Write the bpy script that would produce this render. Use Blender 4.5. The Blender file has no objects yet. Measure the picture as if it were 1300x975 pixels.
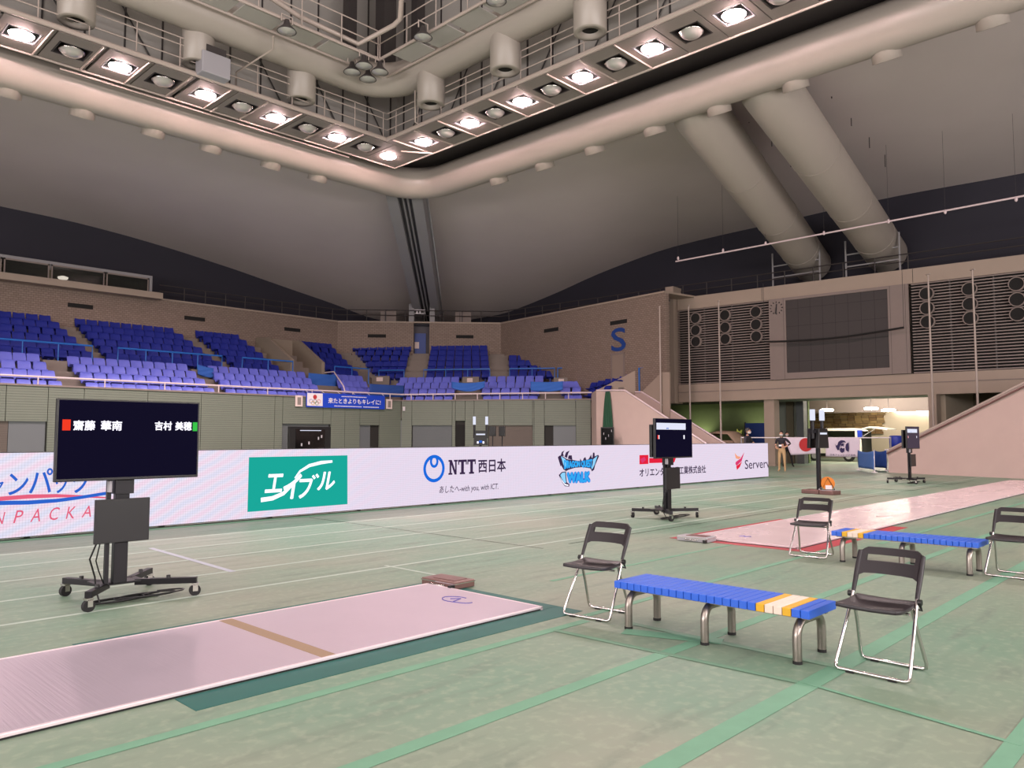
import bpy, bmesh, math, random
from mathutils import Vector, Matrix, noise

random.seed(7)
S = bpy.context.scene
COL = S.collection
PI = math.pi

# ------------------------------------------------------------------ camera
FPX, HCAM = 985.0, 1.5
AL, TH = math.radians(43.8), math.atan(67 / 985.0)
FH = Vector((math.cos(AL), math.sin(AL), 0))
FW = FH * math.cos(TH) + Vector((0, 0, math.sin(TH)))
UP = -FH * math.sin(TH) + Vector((0, 0, math.cos(TH)))
RT = Vector((math.sin(AL), -math.cos(AL), 0))
CAM = Vector((0, 0, HCAM))
cd = bpy.data.cameras.new('camera')
cd.sensor_width = 36
cd.lens = FPX * 36 / 1300
cd.clip_end = 300
cam = bpy.data.objects.new('camera', cd)
COL.objects.link(cam)
cam.matrix_world = Matrix((RT, UP, -FW)).transposed().to_4x4()
cam.location = CAM
S.camera = cam

# ------------------------------------------------------------------ exposure, world
S.view_settings.view_transform = 'Standard'
S.view_settings.look = 'None'
S.view_settings.gamma = 1
S.view_settings.use_curve_mapping = False
S.view_settings.exposure = 0.08
W = bpy.data.worlds.new('world')
S.world = W
W.use_nodes = True
W.node_tree.nodes['Background'].inputs[0].default_value = (0.5, 0.47, 0.46, 1)
W.node_tree.nodes['Background'].inputs[1].default_value = 0.3
S.cycles.max_bounces = 8
S.cycles.diffuse_bounces = 4
S.cycles.sample_clamp_indirect = 6

LAMP_COL = (1.0, 0.89, 0.88)
SPOT_W = 900.0
DOME_E = 185.0
Z_RING = 13.7


def hall_light(name, loc, sx, sy, power, col=LAMP_COL):
    l = bpy.data.lights.new(name, 'AREA')
    l.shape = 'RECTANGLE'
    l.size, l.size_y = sx, sy
    l.energy = power
    l.color = col
    o = bpy.data.objects.new(name, l)
    o.location = loc
    COL.objects.link(o)
    return o


# the two lamp rows of the ring that run behind and beside the camera
hall_light('ring_lamps_behind', (-11.5, 8, 13.5), 1.6, 34, 2300)
hall_light('ring_lamps_beside', (4, -8.5, 13.5), 30, 1.6, 2300)
# added area lights out of view: they fill in the ceiling and ring walls
for _n, _p, _sx, _sy, _w, _d in (('ceiling_fill_behind', (-17, 12, 5.0), 30, 3, 6400, (.75, .15, .65)), ('ceiling_fill_beside', (10, -14, 5.0), 34, 3, 6800, (.15, .75, .65)),
                             ('lantern_fill', (4, 6, 12.6), 10, 10, 2600, (0, 0, 1))):
    _o = hall_light(_n, _p, _sx, _sy, _w, (1, .93, .91))
    _o.rotation_euler = Vector(_d).to_track_quat('-Z', 'Y').to_euler()


# ------------------------------------------------------------------ helpers
def ray(x, y):
    return FW * FPX + RT * (x - 650) + UP * (487.5 - y)


def hz(x, y, z=0.0):
    d = ray(x, y)
    return CAM + d * ((z - HCAM) / d.z)


def atX(x, y, X):
    d = ray(x, y)
    return CAM + d * (X / d.x)


def atY(x, y, Y):
    d = ray(x, y)
    return CAM + d * (Y / d.y)


def onv(x, y, a, b):
    d = ray(x, y)
    nx, ny = -(b[1] - a[1]), b[0] - a[0]
    t = (nx * a[0] + ny * a[1]) / (nx * d.x + ny * d.y)
    return CAM + d * t


def lin(c):
    if isinstance(c, str):
        c = c.lstrip('#')
        c = [int(c[i:i + 2], 16) / 255 for i in (0, 2, 4)]
    return tuple((v / 12.92 if v <= 0.04045 else ((v + 0.055) / 1.055) ** 2.4) for v in c) + (1.0,)


def mat(name, col, rough=0.6, metal=0.0, var=0.0, scale=4.0, bump=0.0, bscale=30.0, emit=0.0, spec=0.5, ecol=None):
    m = bpy.data.materials.new(name)
    m.use_nodes = True
    nt = m.node_tree
    b = nt.nodes['Principled BSDF']
    b.inputs['Base Color'].default_value = lin(col)
    b.inputs['Roughness'].default_value = rough
    b.inputs['Metallic'].default_value = metal
    b.inputs['Specular IOR Level'].default_value = spec
    if emit:
        b.inputs['Emission Color'].default_value = lin(ecol or col)
        b.inputs['Emission Strength'].default_value = emit
    if var or bump:
        tc = nt.nodes.new('ShaderNodeTexCoord')
        if var:
            nz = nt.nodes.new('ShaderNodeTexNoise')
            nz.inputs['Scale'].default_value = scale
            nz.inputs['Detail'].default_value = 5
            nt.links.new(tc.outputs['Object'], nz.inputs['Vector'])
            mx = nt.nodes.new('ShaderNodeMix')
            mx.data_type = 'RGBA'
            c = lin(col)
            mx.inputs[6].default_value = tuple(v * (1 - var) for v in c[:3]) + (1,)
            mx.inputs[7].default_value = tuple(min(1, v * (1 + var)) for v in c[:3]) + (1,)
            nt.links.new(nz.outputs['Fac'], mx.inputs[0])
            nt.links.new(mx.outputs[2], b.inputs['Base Color'])
        if bump:
            n2 = nt.nodes.new('ShaderNodeTexNoise')
            n2.inputs['Scale'].default_value = bscale
            nt.links.new(tc.outputs['Object'], n2.inputs['Vector'])
            bp = nt.nodes.new('ShaderNodeBump')
            bp.inputs['Strength'].default_value = bump
            nt.links.new(n2.outputs['Fac'], bp.inputs['Height'])
            nt.links.new(bp.outputs['Normal'], b.inputs['Normal'])
    return m


def stripes(m, axis, period, width, depth_col=0.55, bump=0.6):
    """horizontal joints cut into a cladding: a periodic groove along one object axis"""
    nt = m.node_tree
    b = nt.nodes['Principled BSDF']
    tc = nt.nodes.new('ShaderNodeTexCoord')
    sp = nt.nodes.new('ShaderNodeSeparateXYZ')
    nt.links.new(tc.outputs['Object'], sp.inputs[0])
    md = nt.nodes.new('ShaderNodeMath')
    md.operation = 'PINGPONG'
    md.inputs[1].default_value = period / 2
    nt.links.new(sp.outputs[axis], md.inputs[0])
    lt = nt.nodes.new('ShaderNodeMath')
    lt.operation = 'LESS_THAN'
    lt.inputs[1].default_value = width / 2
    nt.links.new(md.outputs[0], lt.inputs[0])
    mx = nt.nodes.new('ShaderNodeMix')
    mx.data_type = 'RGBA'
    mx.blend_type = 'MULTIPLY'
    src = b.inputs['Base Color']
    if src.is_linked:
        nt.links.new(src.links[0].from_socket, mx.inputs[6])
    else:
        mx.inputs[6].default_value = src.default_value
    mx.inputs[7].default_value = (depth_col,) * 3 + (1,)
    nt.links.new(lt.outputs[0], mx.inputs[0])
    nt.links.new(mx.outputs[2], b.inputs['Base Color'])
    bp = nt.nodes.new('ShaderNodeBump')
    bp.invert = True
    bp.inputs['Strength'].default_value = bump
    bp.inputs['Distance'].default_value = 0.01
    nt.links.new(lt.outputs[0], bp.inputs['Height'])
    nt.links.new(bp.outputs['Normal'], b.inputs['Normal'])
    return m


def brick_mat(name, col, col2, mortar, sx, sz, axis):
    """small tile courses; axis picks which horizontal object axis runs along the wall"""
    m = mat(name, col, 0.75)
    nt = m.node_tree
    b = nt.nodes['Principled BSDF']
    tc = nt.nodes.new('ShaderNodeTexCoord')
    sp = nt.nodes.new('ShaderNodeSeparateXYZ')
    cb = nt.nodes.new('ShaderNodeCombineXYZ')
    nt.links.new(tc.outputs['Object'], sp.inputs[0])
    nt.links.new(sp.outputs[axis], cb.inputs[0])
    nt.links.new(sp.outputs[2], cb.inputs[1])
    br = nt.nodes.new('ShaderNodeTexBrick')
    br.inputs['Color1'].default_value = lin(col)
    br.inputs['Color2'].default_value = lin(col2)
    br.inputs['Mortar'].default_value = lin(mortar)
    br.inputs['Scale'].default_value = 1
    br.inputs['Mortar Size'].default_value = 0.012
    br.inputs['Brick Width'].default_value = sx
    br.inputs['Row Height'].default_value = sz
    nt.links.new(cb.outputs[0], br.inputs['Vector'])
    nt.links.new(br.outputs['Color'], b.inputs['Base Color'])
    return m


class MB:
    """collects shapes into one mesh"""

    def __init__(self):
        self.v, self.f, self.mi, self.sm = [], [], [], []
        self.m = 0
        self.T = None

    def _add(self, vs, fs, smooth=False):
        o = len(self.v)
        T = self.T
        self.v += [tuple(T @ Vector(p)) if T else tuple(p) for p in vs]
        self.f += [tuple(i + o for i in f) for f in fs]
        self.mi += [self.m] * len(fs)
        self.sm += [smooth] * len(fs)
        return self

    def box(self, x0, x1, y0, y1, z0, z1):
        vs = [(x, y, z) for z in (z0, z1) for y in (y0, y1) for x in (x0, x1)]
        return self._add(vs, [(0, 2, 3, 1), (4, 5, 7, 6), (0, 1, 5, 4), (2, 6, 7, 3), (0, 4, 6, 2), (1, 3, 7, 5)])

    def prism(self, pts, d):
        """planar polygon pts (3-D) pushed along vector d"""
        n = len(pts)
        a = [Vector(p) for p in pts]
        d = Vector(d)
        nrm = Vector((0, 0, 0))
        for i in range(n):
            nrm += (a[i] - a[0]).cross(a[(i + 1) % n] - a[0])
        if nrm.dot(d) < 0:
            a = a[::-1]
        vs = a + [p + d for p in a]
        fs = [tuple(range(n))[::-1], tuple(range(n, 2 * n))]
        fs += [(i, (i + 1) % n, n + (i + 1) % n, n + i) for i in range(n)]
        return self._add(vs, fs)

    def quad(self, *p):
        return self._add(p, [tuple(range(len(p)))])

    def grid(self, rows, smooth=True):
        n, k = len(rows), len(rows[0])
        vs = [p for r in rows for p in r]
        fs = [(i * k + j, i * k + j + 1, (i + 1) * k + j + 1, (i + 1) * k + j) for i in range(n - 1) for j in range(k - 1)]
        return self._add(vs, fs, smooth)

    def tube(self, path, r, n=8, closed=False, cap=True, smooth=True):
        P = [Vector(p) for p in path]
        k = len(P)
        R = r if isinstance(r, (list, tuple)) else [r] * k
        vs, fs = [], []
        ref = None
        for i in range(k):
            a = P[(i - 1) % k] if (closed or i > 0) else P[i]
            b = P[(i + 1) % k] if (closed or i < k - 1) else P[i]
            t = (b - a).normalized()
            if ref is None:
                ref = Vector((0, 0, 1)) if abs(t.z) < 0.9 else Vector((1, 0, 0))
            u = ref - t * ref.dot(t)
            if u.length < 1e-4:
                u = Vector((1, 0, 0)) - t * t.x
            u.normalize()
            ref = u
            w = t.cross(u)
            for j in range(n):
                an = 2 * PI * (j + 0.5) / n
                vs.append(P[i] + (u * math.cos(an) + w * math.sin(an)) * R[i])
        m = k if closed else k - 1
        for i in range(m):
            for j in range(n):
                a, b = i * n + j, i * n + (j + 1) % n
                c, d = ((i + 1) % k) * n + (j + 1) % n, ((i + 1) % k) * n + j
                fs.append((a, b, c, d))
        self._add(vs, fs, smooth)
        if cap and not closed:
            self._add(vs[:n], [tuple(range(n))[::-1]])
            self._add(vs[-n:], [tuple(range(n))])
        return self

    def lathe(self, prof, n=16, smooth=True, c=(0, 0, 0)):
        vs, fs = [], []
        for r, z in prof:
            for j in range(n):
                a = 2 * PI * j / n
                vs.append((c[0] + r * math.cos(a), c[1] + r * math.sin(a), c[2] + z))
        for i in range(len(prof) - 1):
            for j in range(n):
                fs.append((i * n + j, i * n + (j + 1) % n, (i + 1) * n + (j + 1) % n, (i + 1) * n + j))
        self._add(vs, fs, smooth)
        for i, flip in ((0, True), (len(prof) - 1, False)):
            if prof[i][0] > 1e-5:
                self._add(vs[i * n:(i + 1) * n], [tuple(range(n))[::-1] if flip else tuple(range(n))])
        return self

    def mesh(self, name, mats):
        me = bpy.data.meshes.new(name)
        me.from_pydata(self.v, [], self.f)
        for m in (mats if isinstance(mats, (list, tuple)) else [mats]):
            me.materials.append(m)
        me.polygons.foreach_set('material_index', self.mi)
        me.polygons.foreach_set('use_smooth', self.sm)
        me.update()
        return me

    def build(self, name, mats, parent=None, bevel=0, loc=None):
        o = bpy.data.objects.new(name, self.mesh(name, mats))
        COL.objects.link(o)
        if parent:
            o.parent = parent
        if loc:
            o.location = loc
        if bevel:
            b = o.modifiers.new('soft_edges', 'BEVEL')
            b.width = bevel
            b.segments = 2
            b.limit_method = 'ANGLE'
        return o


def tag(o, label=None, cat=None, group=None, kind=None):
    if label:
        o['label'] = label
    if cat:
        o['category'] = cat
    if group:
        o['group'] = group
    if kind:
        o['kind'] = kind
    return o


def thing(name, label, cat, loc=(0, 0, 0), rz=0.0, group=None):
    o = bpy.data.objects.new(name, None)
    o.empty_display_size = 0.1
    o.location = loc
    o.rotation_euler = (0, 0, rz)
    COL.objects.link(o)
    return tag(o, label, cat, group)


def copy_tree(o, parent=None):
    c = o.copy()
    COL.objects.link(c)
    if parent:
        c.parent = parent
    for ch in list(o.children):
        copy_tree(ch, c)
    return c


def struct(o):
    o['kind'] = 'structure'
    return o


_TXT = {}


def text_mesh(body, bold=0.0, shear=0.0):
    k = (body, bold, shear)
    if k not in _TXT:
        cu = bpy.data.curves.new('lettering', 'FONT')
        cu.body = body
        cu.offset = bold
        cu.shear = shear
        cu.resolution_u = 3
        o = bpy.data.objects.new('lettering', cu)
        COL.objects.link(o)
        me = bpy.data.meshes.new_from_object(o.evaluated_get(bpy.context.evaluated_depsgraph_get()))
        bpy.data.objects.remove(o)
        bpy.data.curves.remove(cu)
        vs = [v.co.copy() for v in me.vertices]
        fs = [tuple(p.vertices) for p in me.polygons]
        bpy.data.meshes.remove(me)
        x0, x1 = min(v.x for v in vs), max(v.x for v in vs)
        y0, y1 = min(v.y for v in vs), max(v.y for v in vs)
        _TXT[k] = ([((v.x - x0) / (x1 - x0), (v.y - y0) / (y1 - y0)) for v in vs], fs, (x1 - x0) / (y1 - y0))
    return _TXT[k]


def text(name, body, m, parent, o, u, v, w, h, bold=0.0, shear=0.0, warp=None):
    """lettering laid in the rectangle o + u*w + v*h (u, v unit vectors)"""
    pts, fs, asp = text_mesh(body, 0.0, shear)
    o, u, v = Vector(o), Vector(u), Vector(v)
    n = v.cross(u) if False else u.cross(v)
    mb = MB()
    e = bold * h
    for k, (dx, dz) in enumerate(((0, 0),) if not bold else ((0, 0), (e, 0), (-e, 0), (0, e), (0, -e), (.7 * e, .7 * e), (-.7 * e, -.7 * e), (-.7 * e, .7 * e), (.7 * e, -.7 * e))):
        out = []
        for a, b in pts:
            if warp:
                a, b = warp(a, b)
            out.append(o + u * (e + a * (w - 2 * e) + dx) + v * (e + b * (h - 2 * e) + dz) + n * (.00008 * k))
        mb._add(out, fs)
    return mb.build(name, m, parent)


def arc(cx, cy, r, a0, a1, n=12):
    return [(cx + r * math.cos(a0 + (a1 - a0) * i / n), cy + r * math.sin(a0 + (a1 - a0) * i / n)) for i in range(n + 1)]


class Fr:
    """a vertical wall frame: s along a->b, z up, off towards the arena"""

    def __init__(self, a, b):
        self.a = Vector((a[0], a[1], 0))
        d = Vector((b[0] - a[0], b[1] - a[1], 0))
        self.L = d.length
        self.u = d.normalized()
        n = Vector((-self.u.y, self.u.x, 0))
        if n.dot(-self.a) < 0:
            n = -n
        self.n = n

    def p(self, s, z, off=0.0):
        q = self.a + self.u * s + self.n * off
        return Vector((q.x, q.y, z))

    def s(self, pt):
        return (Vector((pt[0], pt[1], 0)) - self.a).dot(self.u)

    def T(self):
        """local x = s, y = off, z = z"""
        m = Matrix.Identity(4)
        m.col[0][:3] = self.u
        m.col[1][:3] = self.n
        m.col[3][:3] = self.a
        if self.u.cross(self.n).z < 0:
            pass
        return m

    def box(self, mb, s0, s1, o0, o1, z0, z1):
        mb.prism([self.p(s0, z0, o0), self.p(s1, z0, o0), self.p(s1, z1, o0), self.p(s0, z1, o0)], self.n * (o1 - o0))
        return mb


# ------------------------------------------------------------------ materials
M = {}


def floor_material():
    m = mat('court_floor', '#8f9d88', 0.42, spec=0.35)
    nt = m.node_tree
    b = nt.nodes['Principled BSDF']
    tc = nt.nodes.new('ShaderNodeTexCoord')

    def nz(scale, det, vec=None):
        n = nt.nodes.new('ShaderNodeTexNoise')
        n.inputs['Scale'].default_value = scale
        n.inputs['Detail'].default_value = det
        nt.links.new(vec or tc.outputs['Object'], n.inputs['Vector'])
        return n

    def mix(f, a, b_):
        x = nt.nodes.new('ShaderNodeMix')
        x.data_type = 'RGBA'
        nt.links.new(f, x.inputs[0])
        for i, q in ((6, a), (7, b_)):
            if isinstance(q, tuple):
                x.inputs[i].default_value = q
            else:
                nt.links.new(q, x.inputs[i])
        return x.outputs[2]

    def ramp(src, lo, hi):
        r = nt.nodes.new('ShaderNodeMapRange')
        r.inputs[1].default_value = lo
        r.inputs[2].default_value = hi
        nt.links.new(src, r.inputs[0])
        return r.outputs[0]

    big = nz(0.35, 4)
    c = mix(ramp(big.outputs['Fac'], 0.38, 0.62), lin('#6d8a76'), lin('#868c7c'))
    mp = nt.nodes.new('ShaderNodeMapping')
    mp.inputs['Scale'].default_value = (0.6, 3.5, 1)
    nt.links.new(tc.outputs['Object'], mp.inputs['Vector'])
    sc = nz(1.6, 8, mp.outputs[0])
    c = mix(ramp(sc.outputs['Fac'], 0.55, 0.8), c, lin('#68766a'))
    fine = nz(14, 6)
    c = mix(ramp(fine.outputs['Fac'], 0.5, 0.95), c, lin('#96a08c'))
    nt.links.new(c, b.inputs['Base Color'])
    r = nt.nodes.new('ShaderNodeMapRange')
    r.inputs[3].default_value = 0.34
    r.inputs[4].default_value = 0.6
    nt.links.new(sc.outputs['Fac'], r.inputs[0])
    nt.links.new(r.outputs[0], b.inputs['Roughness'])
    bp = nt.nodes.new('ShaderNodeBump')
    bp.inputs['Strength'].default_value = 0.05
    nt.links.new(fine.outputs['Fac'], bp.inputs['Height'])
    nt.links.new(bp.outputs['Normal'], b.inputs['Normal'])
    return m


def piste_material(name, col, r0=.30, r1=.52, bump=.12, metal=.45):
    m = mat(name, col, 0.33, metal=metal)
    nt = m.node_tree
    b = nt.nodes['Principled BSDF']
    tc = nt.nodes.new('ShaderNodeTexCoord')
    mp = nt.nodes.new('ShaderNodeMapping')
    mp.inputs['Scale'].default_value = (60, 1.2, 1)
    nt.links.new(tc.outputs['Object'], mp.inputs['Vector'])
    n = nt.nodes.new('ShaderNodeTexNoise')
    n.inputs['Scale'].default_value = 1
    n.inputs['Detail'].default_value = 3
    nt.links.new(mp.outputs[0], n.inputs['Vector'])
    bp = nt.nodes.new('ShaderNodeBump')
    bp.inputs['Strength'].default_value = bump
    bp.inputs['Distance'].default_value = 0.02
    nt.links.new(n.outputs['Fac'], bp.inputs['Height'])
    nt.links.new(bp.outputs['Normal'], b.inputs['Normal'])
    n2 = nt.nodes.new('ShaderNodeTexNoise')
    n2.inputs['Scale'].default_value = 1.3
    n2.inputs['Detail'].default_value = 6
    nt.links.new(tc.outputs['Object'], n2.inputs['Vector'])
    r = nt.nodes.new('ShaderNodeMapRange')
    r.inputs[3].default_value = r0
    r.inputs[4].default_value = r1
    nt.links.new(n2.outputs['Fac'], r.inputs[0])
    nt.links.new(r.outputs[0], b.inputs['Roughness'])
    return m


def led_material():
    """lit LED wall: near-white picture with fine pixel pitch and slow colour bands in the picture"""
    m = mat('led_picture', '#e6d6ee', 0.5, emit=1.0)
    nt = m.node_tree
    b = nt.nodes['Principled BSDF']
    b.inputs['Base Color'].default_value = (0.02, 0.02, 0.02, 1)
    tc = nt.nodes.new('ShaderNodeTexCoord')
    w = nt.nodes.new('ShaderNodeTexWave')
    w.inputs['Scale'].default_value = 1.6
    w.inputs['Distortion'].default_value = 2.5
    w.inputs['Detail'].default_value = 2
    mp = nt.nodes.new('ShaderNodeMapping')
    mp.inputs['Rotation'].default_value = (0, math.radians(-62), 0)
    nt.links.new(tc.outputs['Object'], mp.inputs['Vector'])
    nt.links.new(mp.outputs[0], w.inputs['Vector'])
    cr = nt.nodes.new('ShaderNodeValToRGB')
    e = cr.color_ramp.elements
    e[0].color = lin('#d2dcf4')
    e[1].color = lin('#f4cfe4')
    mid = cr.color_ramp.elements.new(0.5)
    mid.color = lin('#eee4f4')
    nt.links.new(w.outputs['Fac'], cr.inputs[0])
    sp = nt.nodes.new('ShaderNodeSeparateXYZ')
    nt.links.new(tc.outputs['Object'], sp.inputs[0])
    mr = nt.nodes.new('ShaderNodeMapRange')
    mr.inputs[1].default_value = 5.5
    mr.inputs[2].default_value = 10.0
    mr.inputs[3].default_value = 0.6
    mr.inputs[4].default_value = 0.06
    nt.links.new(sp.outputs[0], mr.inputs[0])
    mx = nt.nodes.new('ShaderNodeMix')
    mx.data_type = 'RGBA'
    mx.inputs[6].default_value = lin('#e9dbf0')
    nt.links.new(mr.outputs[0], mx.inputs[0])
    nt.links.new(cr.outputs[0], mx.inputs[7])
    # pixel pitch
    last = mx.outputs[2]
    for ax in (0, 2):
        pp = nt.nodes.new('ShaderNodeMath')
        pp.operation = 'PINGPONG'
        pp.inputs[1].default_value = 0.02
        nt.links.new(sp.outputs[ax], pp.inputs[0])
        ms = nt.nodes.new('ShaderNodeMapRange')
        ms.inputs[1].default_value = 0
        ms.inputs[2].default_value = 0.008
        ms.inputs[3].default_value = 0.86
        ms.inputs[4].default_value = 1.0
        nt.links.new(pp.outputs[0], ms.inputs[0])
        ml = nt.nodes.new('ShaderNodeMix')
        ml.data_type = 'RGBA'
        ml.blend_type = 'MULTIPLY'
        ml.inputs[0].default_value = 1
        nt.links.new(last, ml.inputs[6])
        nt.links.new(ms.outputs[0], ml.inputs[7])
        last = ml.outputs[2]
    nt.links.new(last, b.inputs['Emission Color'])
    b.inputs['Emission Strength'].default_value = 0.92
    return m


def screen(name, col, e=1.0):
    return mat(name, '#050505', 0.5, emit=e, ecol=col, spec=0.0)


M['floor'] = floor_material()
M['tape_green'] = mat('pale_green_tape', '#68967c', 0.65, var=0.12, scale=6)
M['tape_faint'] = mat('worn_green_tape', '#6b8c76', 0.65, var=0.1, scale=6)
M['line_white'] = mat('worn_white_line', '#a9b7ac', 0.5, var=0.1, scale=5)
M['line_lilac'] = mat('pale_lilac_line', '#a9adba', 0.5, var=0.1, scale=5)
M['mat_green'] = mat('dark_green_edge_strip', '#5f8a6a', 0.6, var=0.1)
M['teal'] = mat('teal_tape', '#0f5a54', 0.6, var=0.15, scale=5)
M['red_tape'] = mat('red_tape', '#a3202f', 0.55, var=0.12, scale=5)
M['piste'] = piste_material('brushed_aluminium_near', '#bcaebb')
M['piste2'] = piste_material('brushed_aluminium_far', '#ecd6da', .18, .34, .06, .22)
M['piste_edge'] = mat('white_edge', '#e6d6dc', 0.35, metal=0.3)
M['brown_line'] = mat('brown_line', '#93795f', 0.5)
M['black_rubber'] = mat('black_rubber', '#161416', 0.7)
M['ink'] = mat('blue_ink', '#5b54a0', 0.5)
M['podium'] = mat('green_grey_cladding', '#70766a', 0.55, var=0.04, scale=2)
stripes(M['podium'], 2, 0.105, 0.022, 0.62, 0.5)
M['dark_gap'] = mat('dark_recess', '#24221f', 0.8)
M['shutter'] = mat('grey_shutter', '#5a5e60', 0.5)
stripes(M['shutter'], 2, 0.09, 0.015, 0.8, 0.4)
M['shutter_brown'] = mat('brown_grey_shutter', '#5c524b', 0.6)
stripes(M['shutter_brown'], 2, 0.09, 0.015, 0.8, 0.4)
M['steel_door'] = mat('grey_steel_door', '#63676a', 0.45)
M['tile_x'] = brick_mat('beige_tile_wall_along', '#8d7b70', '#837166', '#6b5c54', 0.22, 0.11, 0)
M['tile_y'] = brick_mat('beige_tile_wall_across', '#8d7b70', '#837166', '#6b5c54', 0.22, 0.11, 1)
M['beige'] = mat('beige_concrete', '#a08f82', 0.7, var=0.05, scale=1.2)
M['beige_dk'] = mat('grey_beige_panel', '#82746f', 0.65, var=0.04)
M['pink_conc'] = mat('pinkish_concrete', '#b9a29b', 0.75, var=0.06, scale=1.5)
M['concrete'] = mat('terrace_concrete', '#7d736c', 0.8, var=0.08)
M['vom'] = mat('vomitory_concrete', '#8c8072', 0.75, var=0.05)
M['clere'] = mat('dark_clerestory_panels', '#2a2733', 0.75, var=0.1, scale=0.5)
M['ceil'] = mat('grey_ceiling_board', '#c2b6b4', 0.85, var=0.07, scale=0.35, bump=0.12, bscale=0.8)
M['rib'] = mat('grey_rib', '#918d90', 0.7)
M['rib_dk'] = mat('dark_rib_slot', '#58545a', 0.8)
M['duct'] = mat('white_painted_duct', '#a1978f', 0.38, var=0.03, scale=1.0)
M['soffit'] = mat('soffit_panel_paint', '#857b76', 0.6)
M['pipe'] = mat('cream_pipe', '#b0a199', 0.4)
M['inner_wall'] = mat('grey_ring_wall', '#a39d98', 0.75)
M['steel_dk'] = mat('dark_steel', '#3a3434', 0.5)
M['void'] = mat('dark_void', '#1a1818', 0.9)
M['lamp_on'] = mat('lit_lamp_glass', '#ffffff', 0.3, emit=DOME_E, ecol=(1.0, 0.84, 0.83))
M['lamp_off'] = mat('unlit_lamp_glass', '#b8b4b0', 0.12, metal=0.4)
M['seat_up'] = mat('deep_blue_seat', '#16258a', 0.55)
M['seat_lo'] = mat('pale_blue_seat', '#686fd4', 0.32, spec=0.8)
M['blue_rail'] = mat('blue_rail_paint', '#2a6cc0', 0.4)
M['white_rail'] = mat('white_rail_paint', '#d6c2c6', 0.35)
M['blue_cloth'] = mat('blue_cloth', '#2f62b8', 0.8)
M['blue_cloth2'] = mat('dark_blue_cloth', '#20448c', 0.8)
M['banner'] = mat('banner_blue', '#0f3fc0', 0.6)
M['white'] = mat('white_print', '#e6dde2', 0.6)
M['paper'] = mat('white_paper', '#d8c4c0', 0.7)
M['black'] = mat('black_plastic', '#121013', 0.4)
M['black_metal'] = mat('black_metal', '#17141a', 0.4, metal=0.3)
M['chair_black'] = mat('black_chair_plastic', '#1f181e', 0.42)
M['chrome'] = mat('chrome', '#cfc8c6', 0.16, metal=1.0)
M['bench_steel'] = mat('bench_steel', '#9a918a', 0.32, metal=0.9)
M['slat_blue'] = mat('blue_slat', '#2a5fd0', 0.4)
M['slat_yellow'] = mat('yellow_slat', '#d8a422', 0.45)
M['slat_white'] = mat('white_slat', '#e3cfc2', 0.45)
M['grey_box'] = mat('grey_box_paint', '#a09ca2', 0.5)
M['brown_case'] = mat('brown_case', '#7c5c58', 0.4, metal=0.4)
M['scr_glass'] = mat('dark_screen_mesh', '#332d2d', 0.6)
M['slat_louv'] = mat('louvre_slat', '#8c7d78', 0.55)
M['clock_dk'] = mat('clock_mark', '#2b2629', 0.6)
M['s_blue'] = mat('letter_blue', '#1d3f86', 0.5)
M['door_cream'] = mat('cream_door', '#8d7d72', 0.6)
M['door_blue'] = mat('blue_door', '#243f86', 0.5)
M['green_wall'] = mat('green_wall', '#7d8c5c', 0.75, var=0.06)
M['dim_wall'] = mat('dim_brown_wall', '#6a6250', 0.8)
M['grey_green'] = mat('grey_green_wall', '#7d8278', 0.7)
M['cream_wall'] = mat('cream_wall', '#ad9f8e', 0.7)
M['downlight'] = mat('downlight', '#ffffff', 0.3, emit=45, ecol='#fff0d8')
M['van_white'] = mat('van_paint', '#d8cfc8', 0.3)
M['glass_dk'] = mat('dark_glass', '#08080a', 0.12)
M['skin'] = mat('skin', '#b98c74', 0.55)
M['hair'] = mat('dark_hair', '#171214', 0.6)
M['mask'] = mat('white_mask', '#d9cfce', 0.7)
M['shirt_black'] = mat('black_polo', '#1b1722', 0.8)
M['trouser_khaki'] = mat('khaki_trousers', '#b0926c', 0.8)
M['shirt_red'] = mat('brown_red_shirt', '#6b4238', 0.8)
M['trouser_black'] = mat('black_trousers', '#131116', 0.8)
M['hiviz'] = mat('yellow_green_vest', '#c8d866', 0.7)
M['orange'] = mat('orange_plastic', '#d67a18', 0.45)
M['flag_white'] = mat('flag_white', '#d9cbda', 0.75)
M['flag_red'] = mat('flag_red', '#b32c30', 0.75)
M['navy'] = mat('navy_print', '#2c2150', 0.7)
M['drum'] = mat('blue_drum', '#2038a8', 0.4)
M['cardboard'] = mat('tan_cover', '#b89c88', 0.8)
M['green_net'] = mat('green_netting', '#1f4a34', 0.85)
M['led'] = led_material()
M['e_white'] = screen('screen_white', '#f4f0ff', 1.3)
M['e_red'] = screen('screen_red', '#ef3a22', 1.0)
M['e_green'] = screen('screen_green', '#38c048', 1.0)
M['e_navy'] = screen('screen_navy', '#0d0a22', 1.0)
M['e_reflection'] = screen('screen_reflection', '#4a3f4c', 1.0)  # reflection on the distant monitor put into its glowing screen colour
M['e_blue'] = screen('screen_blue', '#1668d8', 1.0)
M['e_teal'] = screen('screen_teal', '#18a89a', 0.95)
M['e_cobalt'] = screen('screen_cobalt', '#2c62c8', 1.0)
M['e_pinkred'] = screen('screen_pinkred', '#e0607c', 1.0)
M['e_swoosh_red'] = screen('screen_swoosh_red', '#e2607c', 1.0)
M['e_dark'] = screen('screen_dark', '#3a2a48', 1.0)
M['e_cyan'] = screen('screen_cyan', '#30a4ee', 1.0)
M['e_lightcyan'] = screen('screen_light_cyan', '#8fd0f6', 1.0)
M['e_crimson'] = screen('screen_crimson', '#e0203c', 1.0)
M['e_orange'] = screen('screen_orange', '#f0a080', 1.0)
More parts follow.
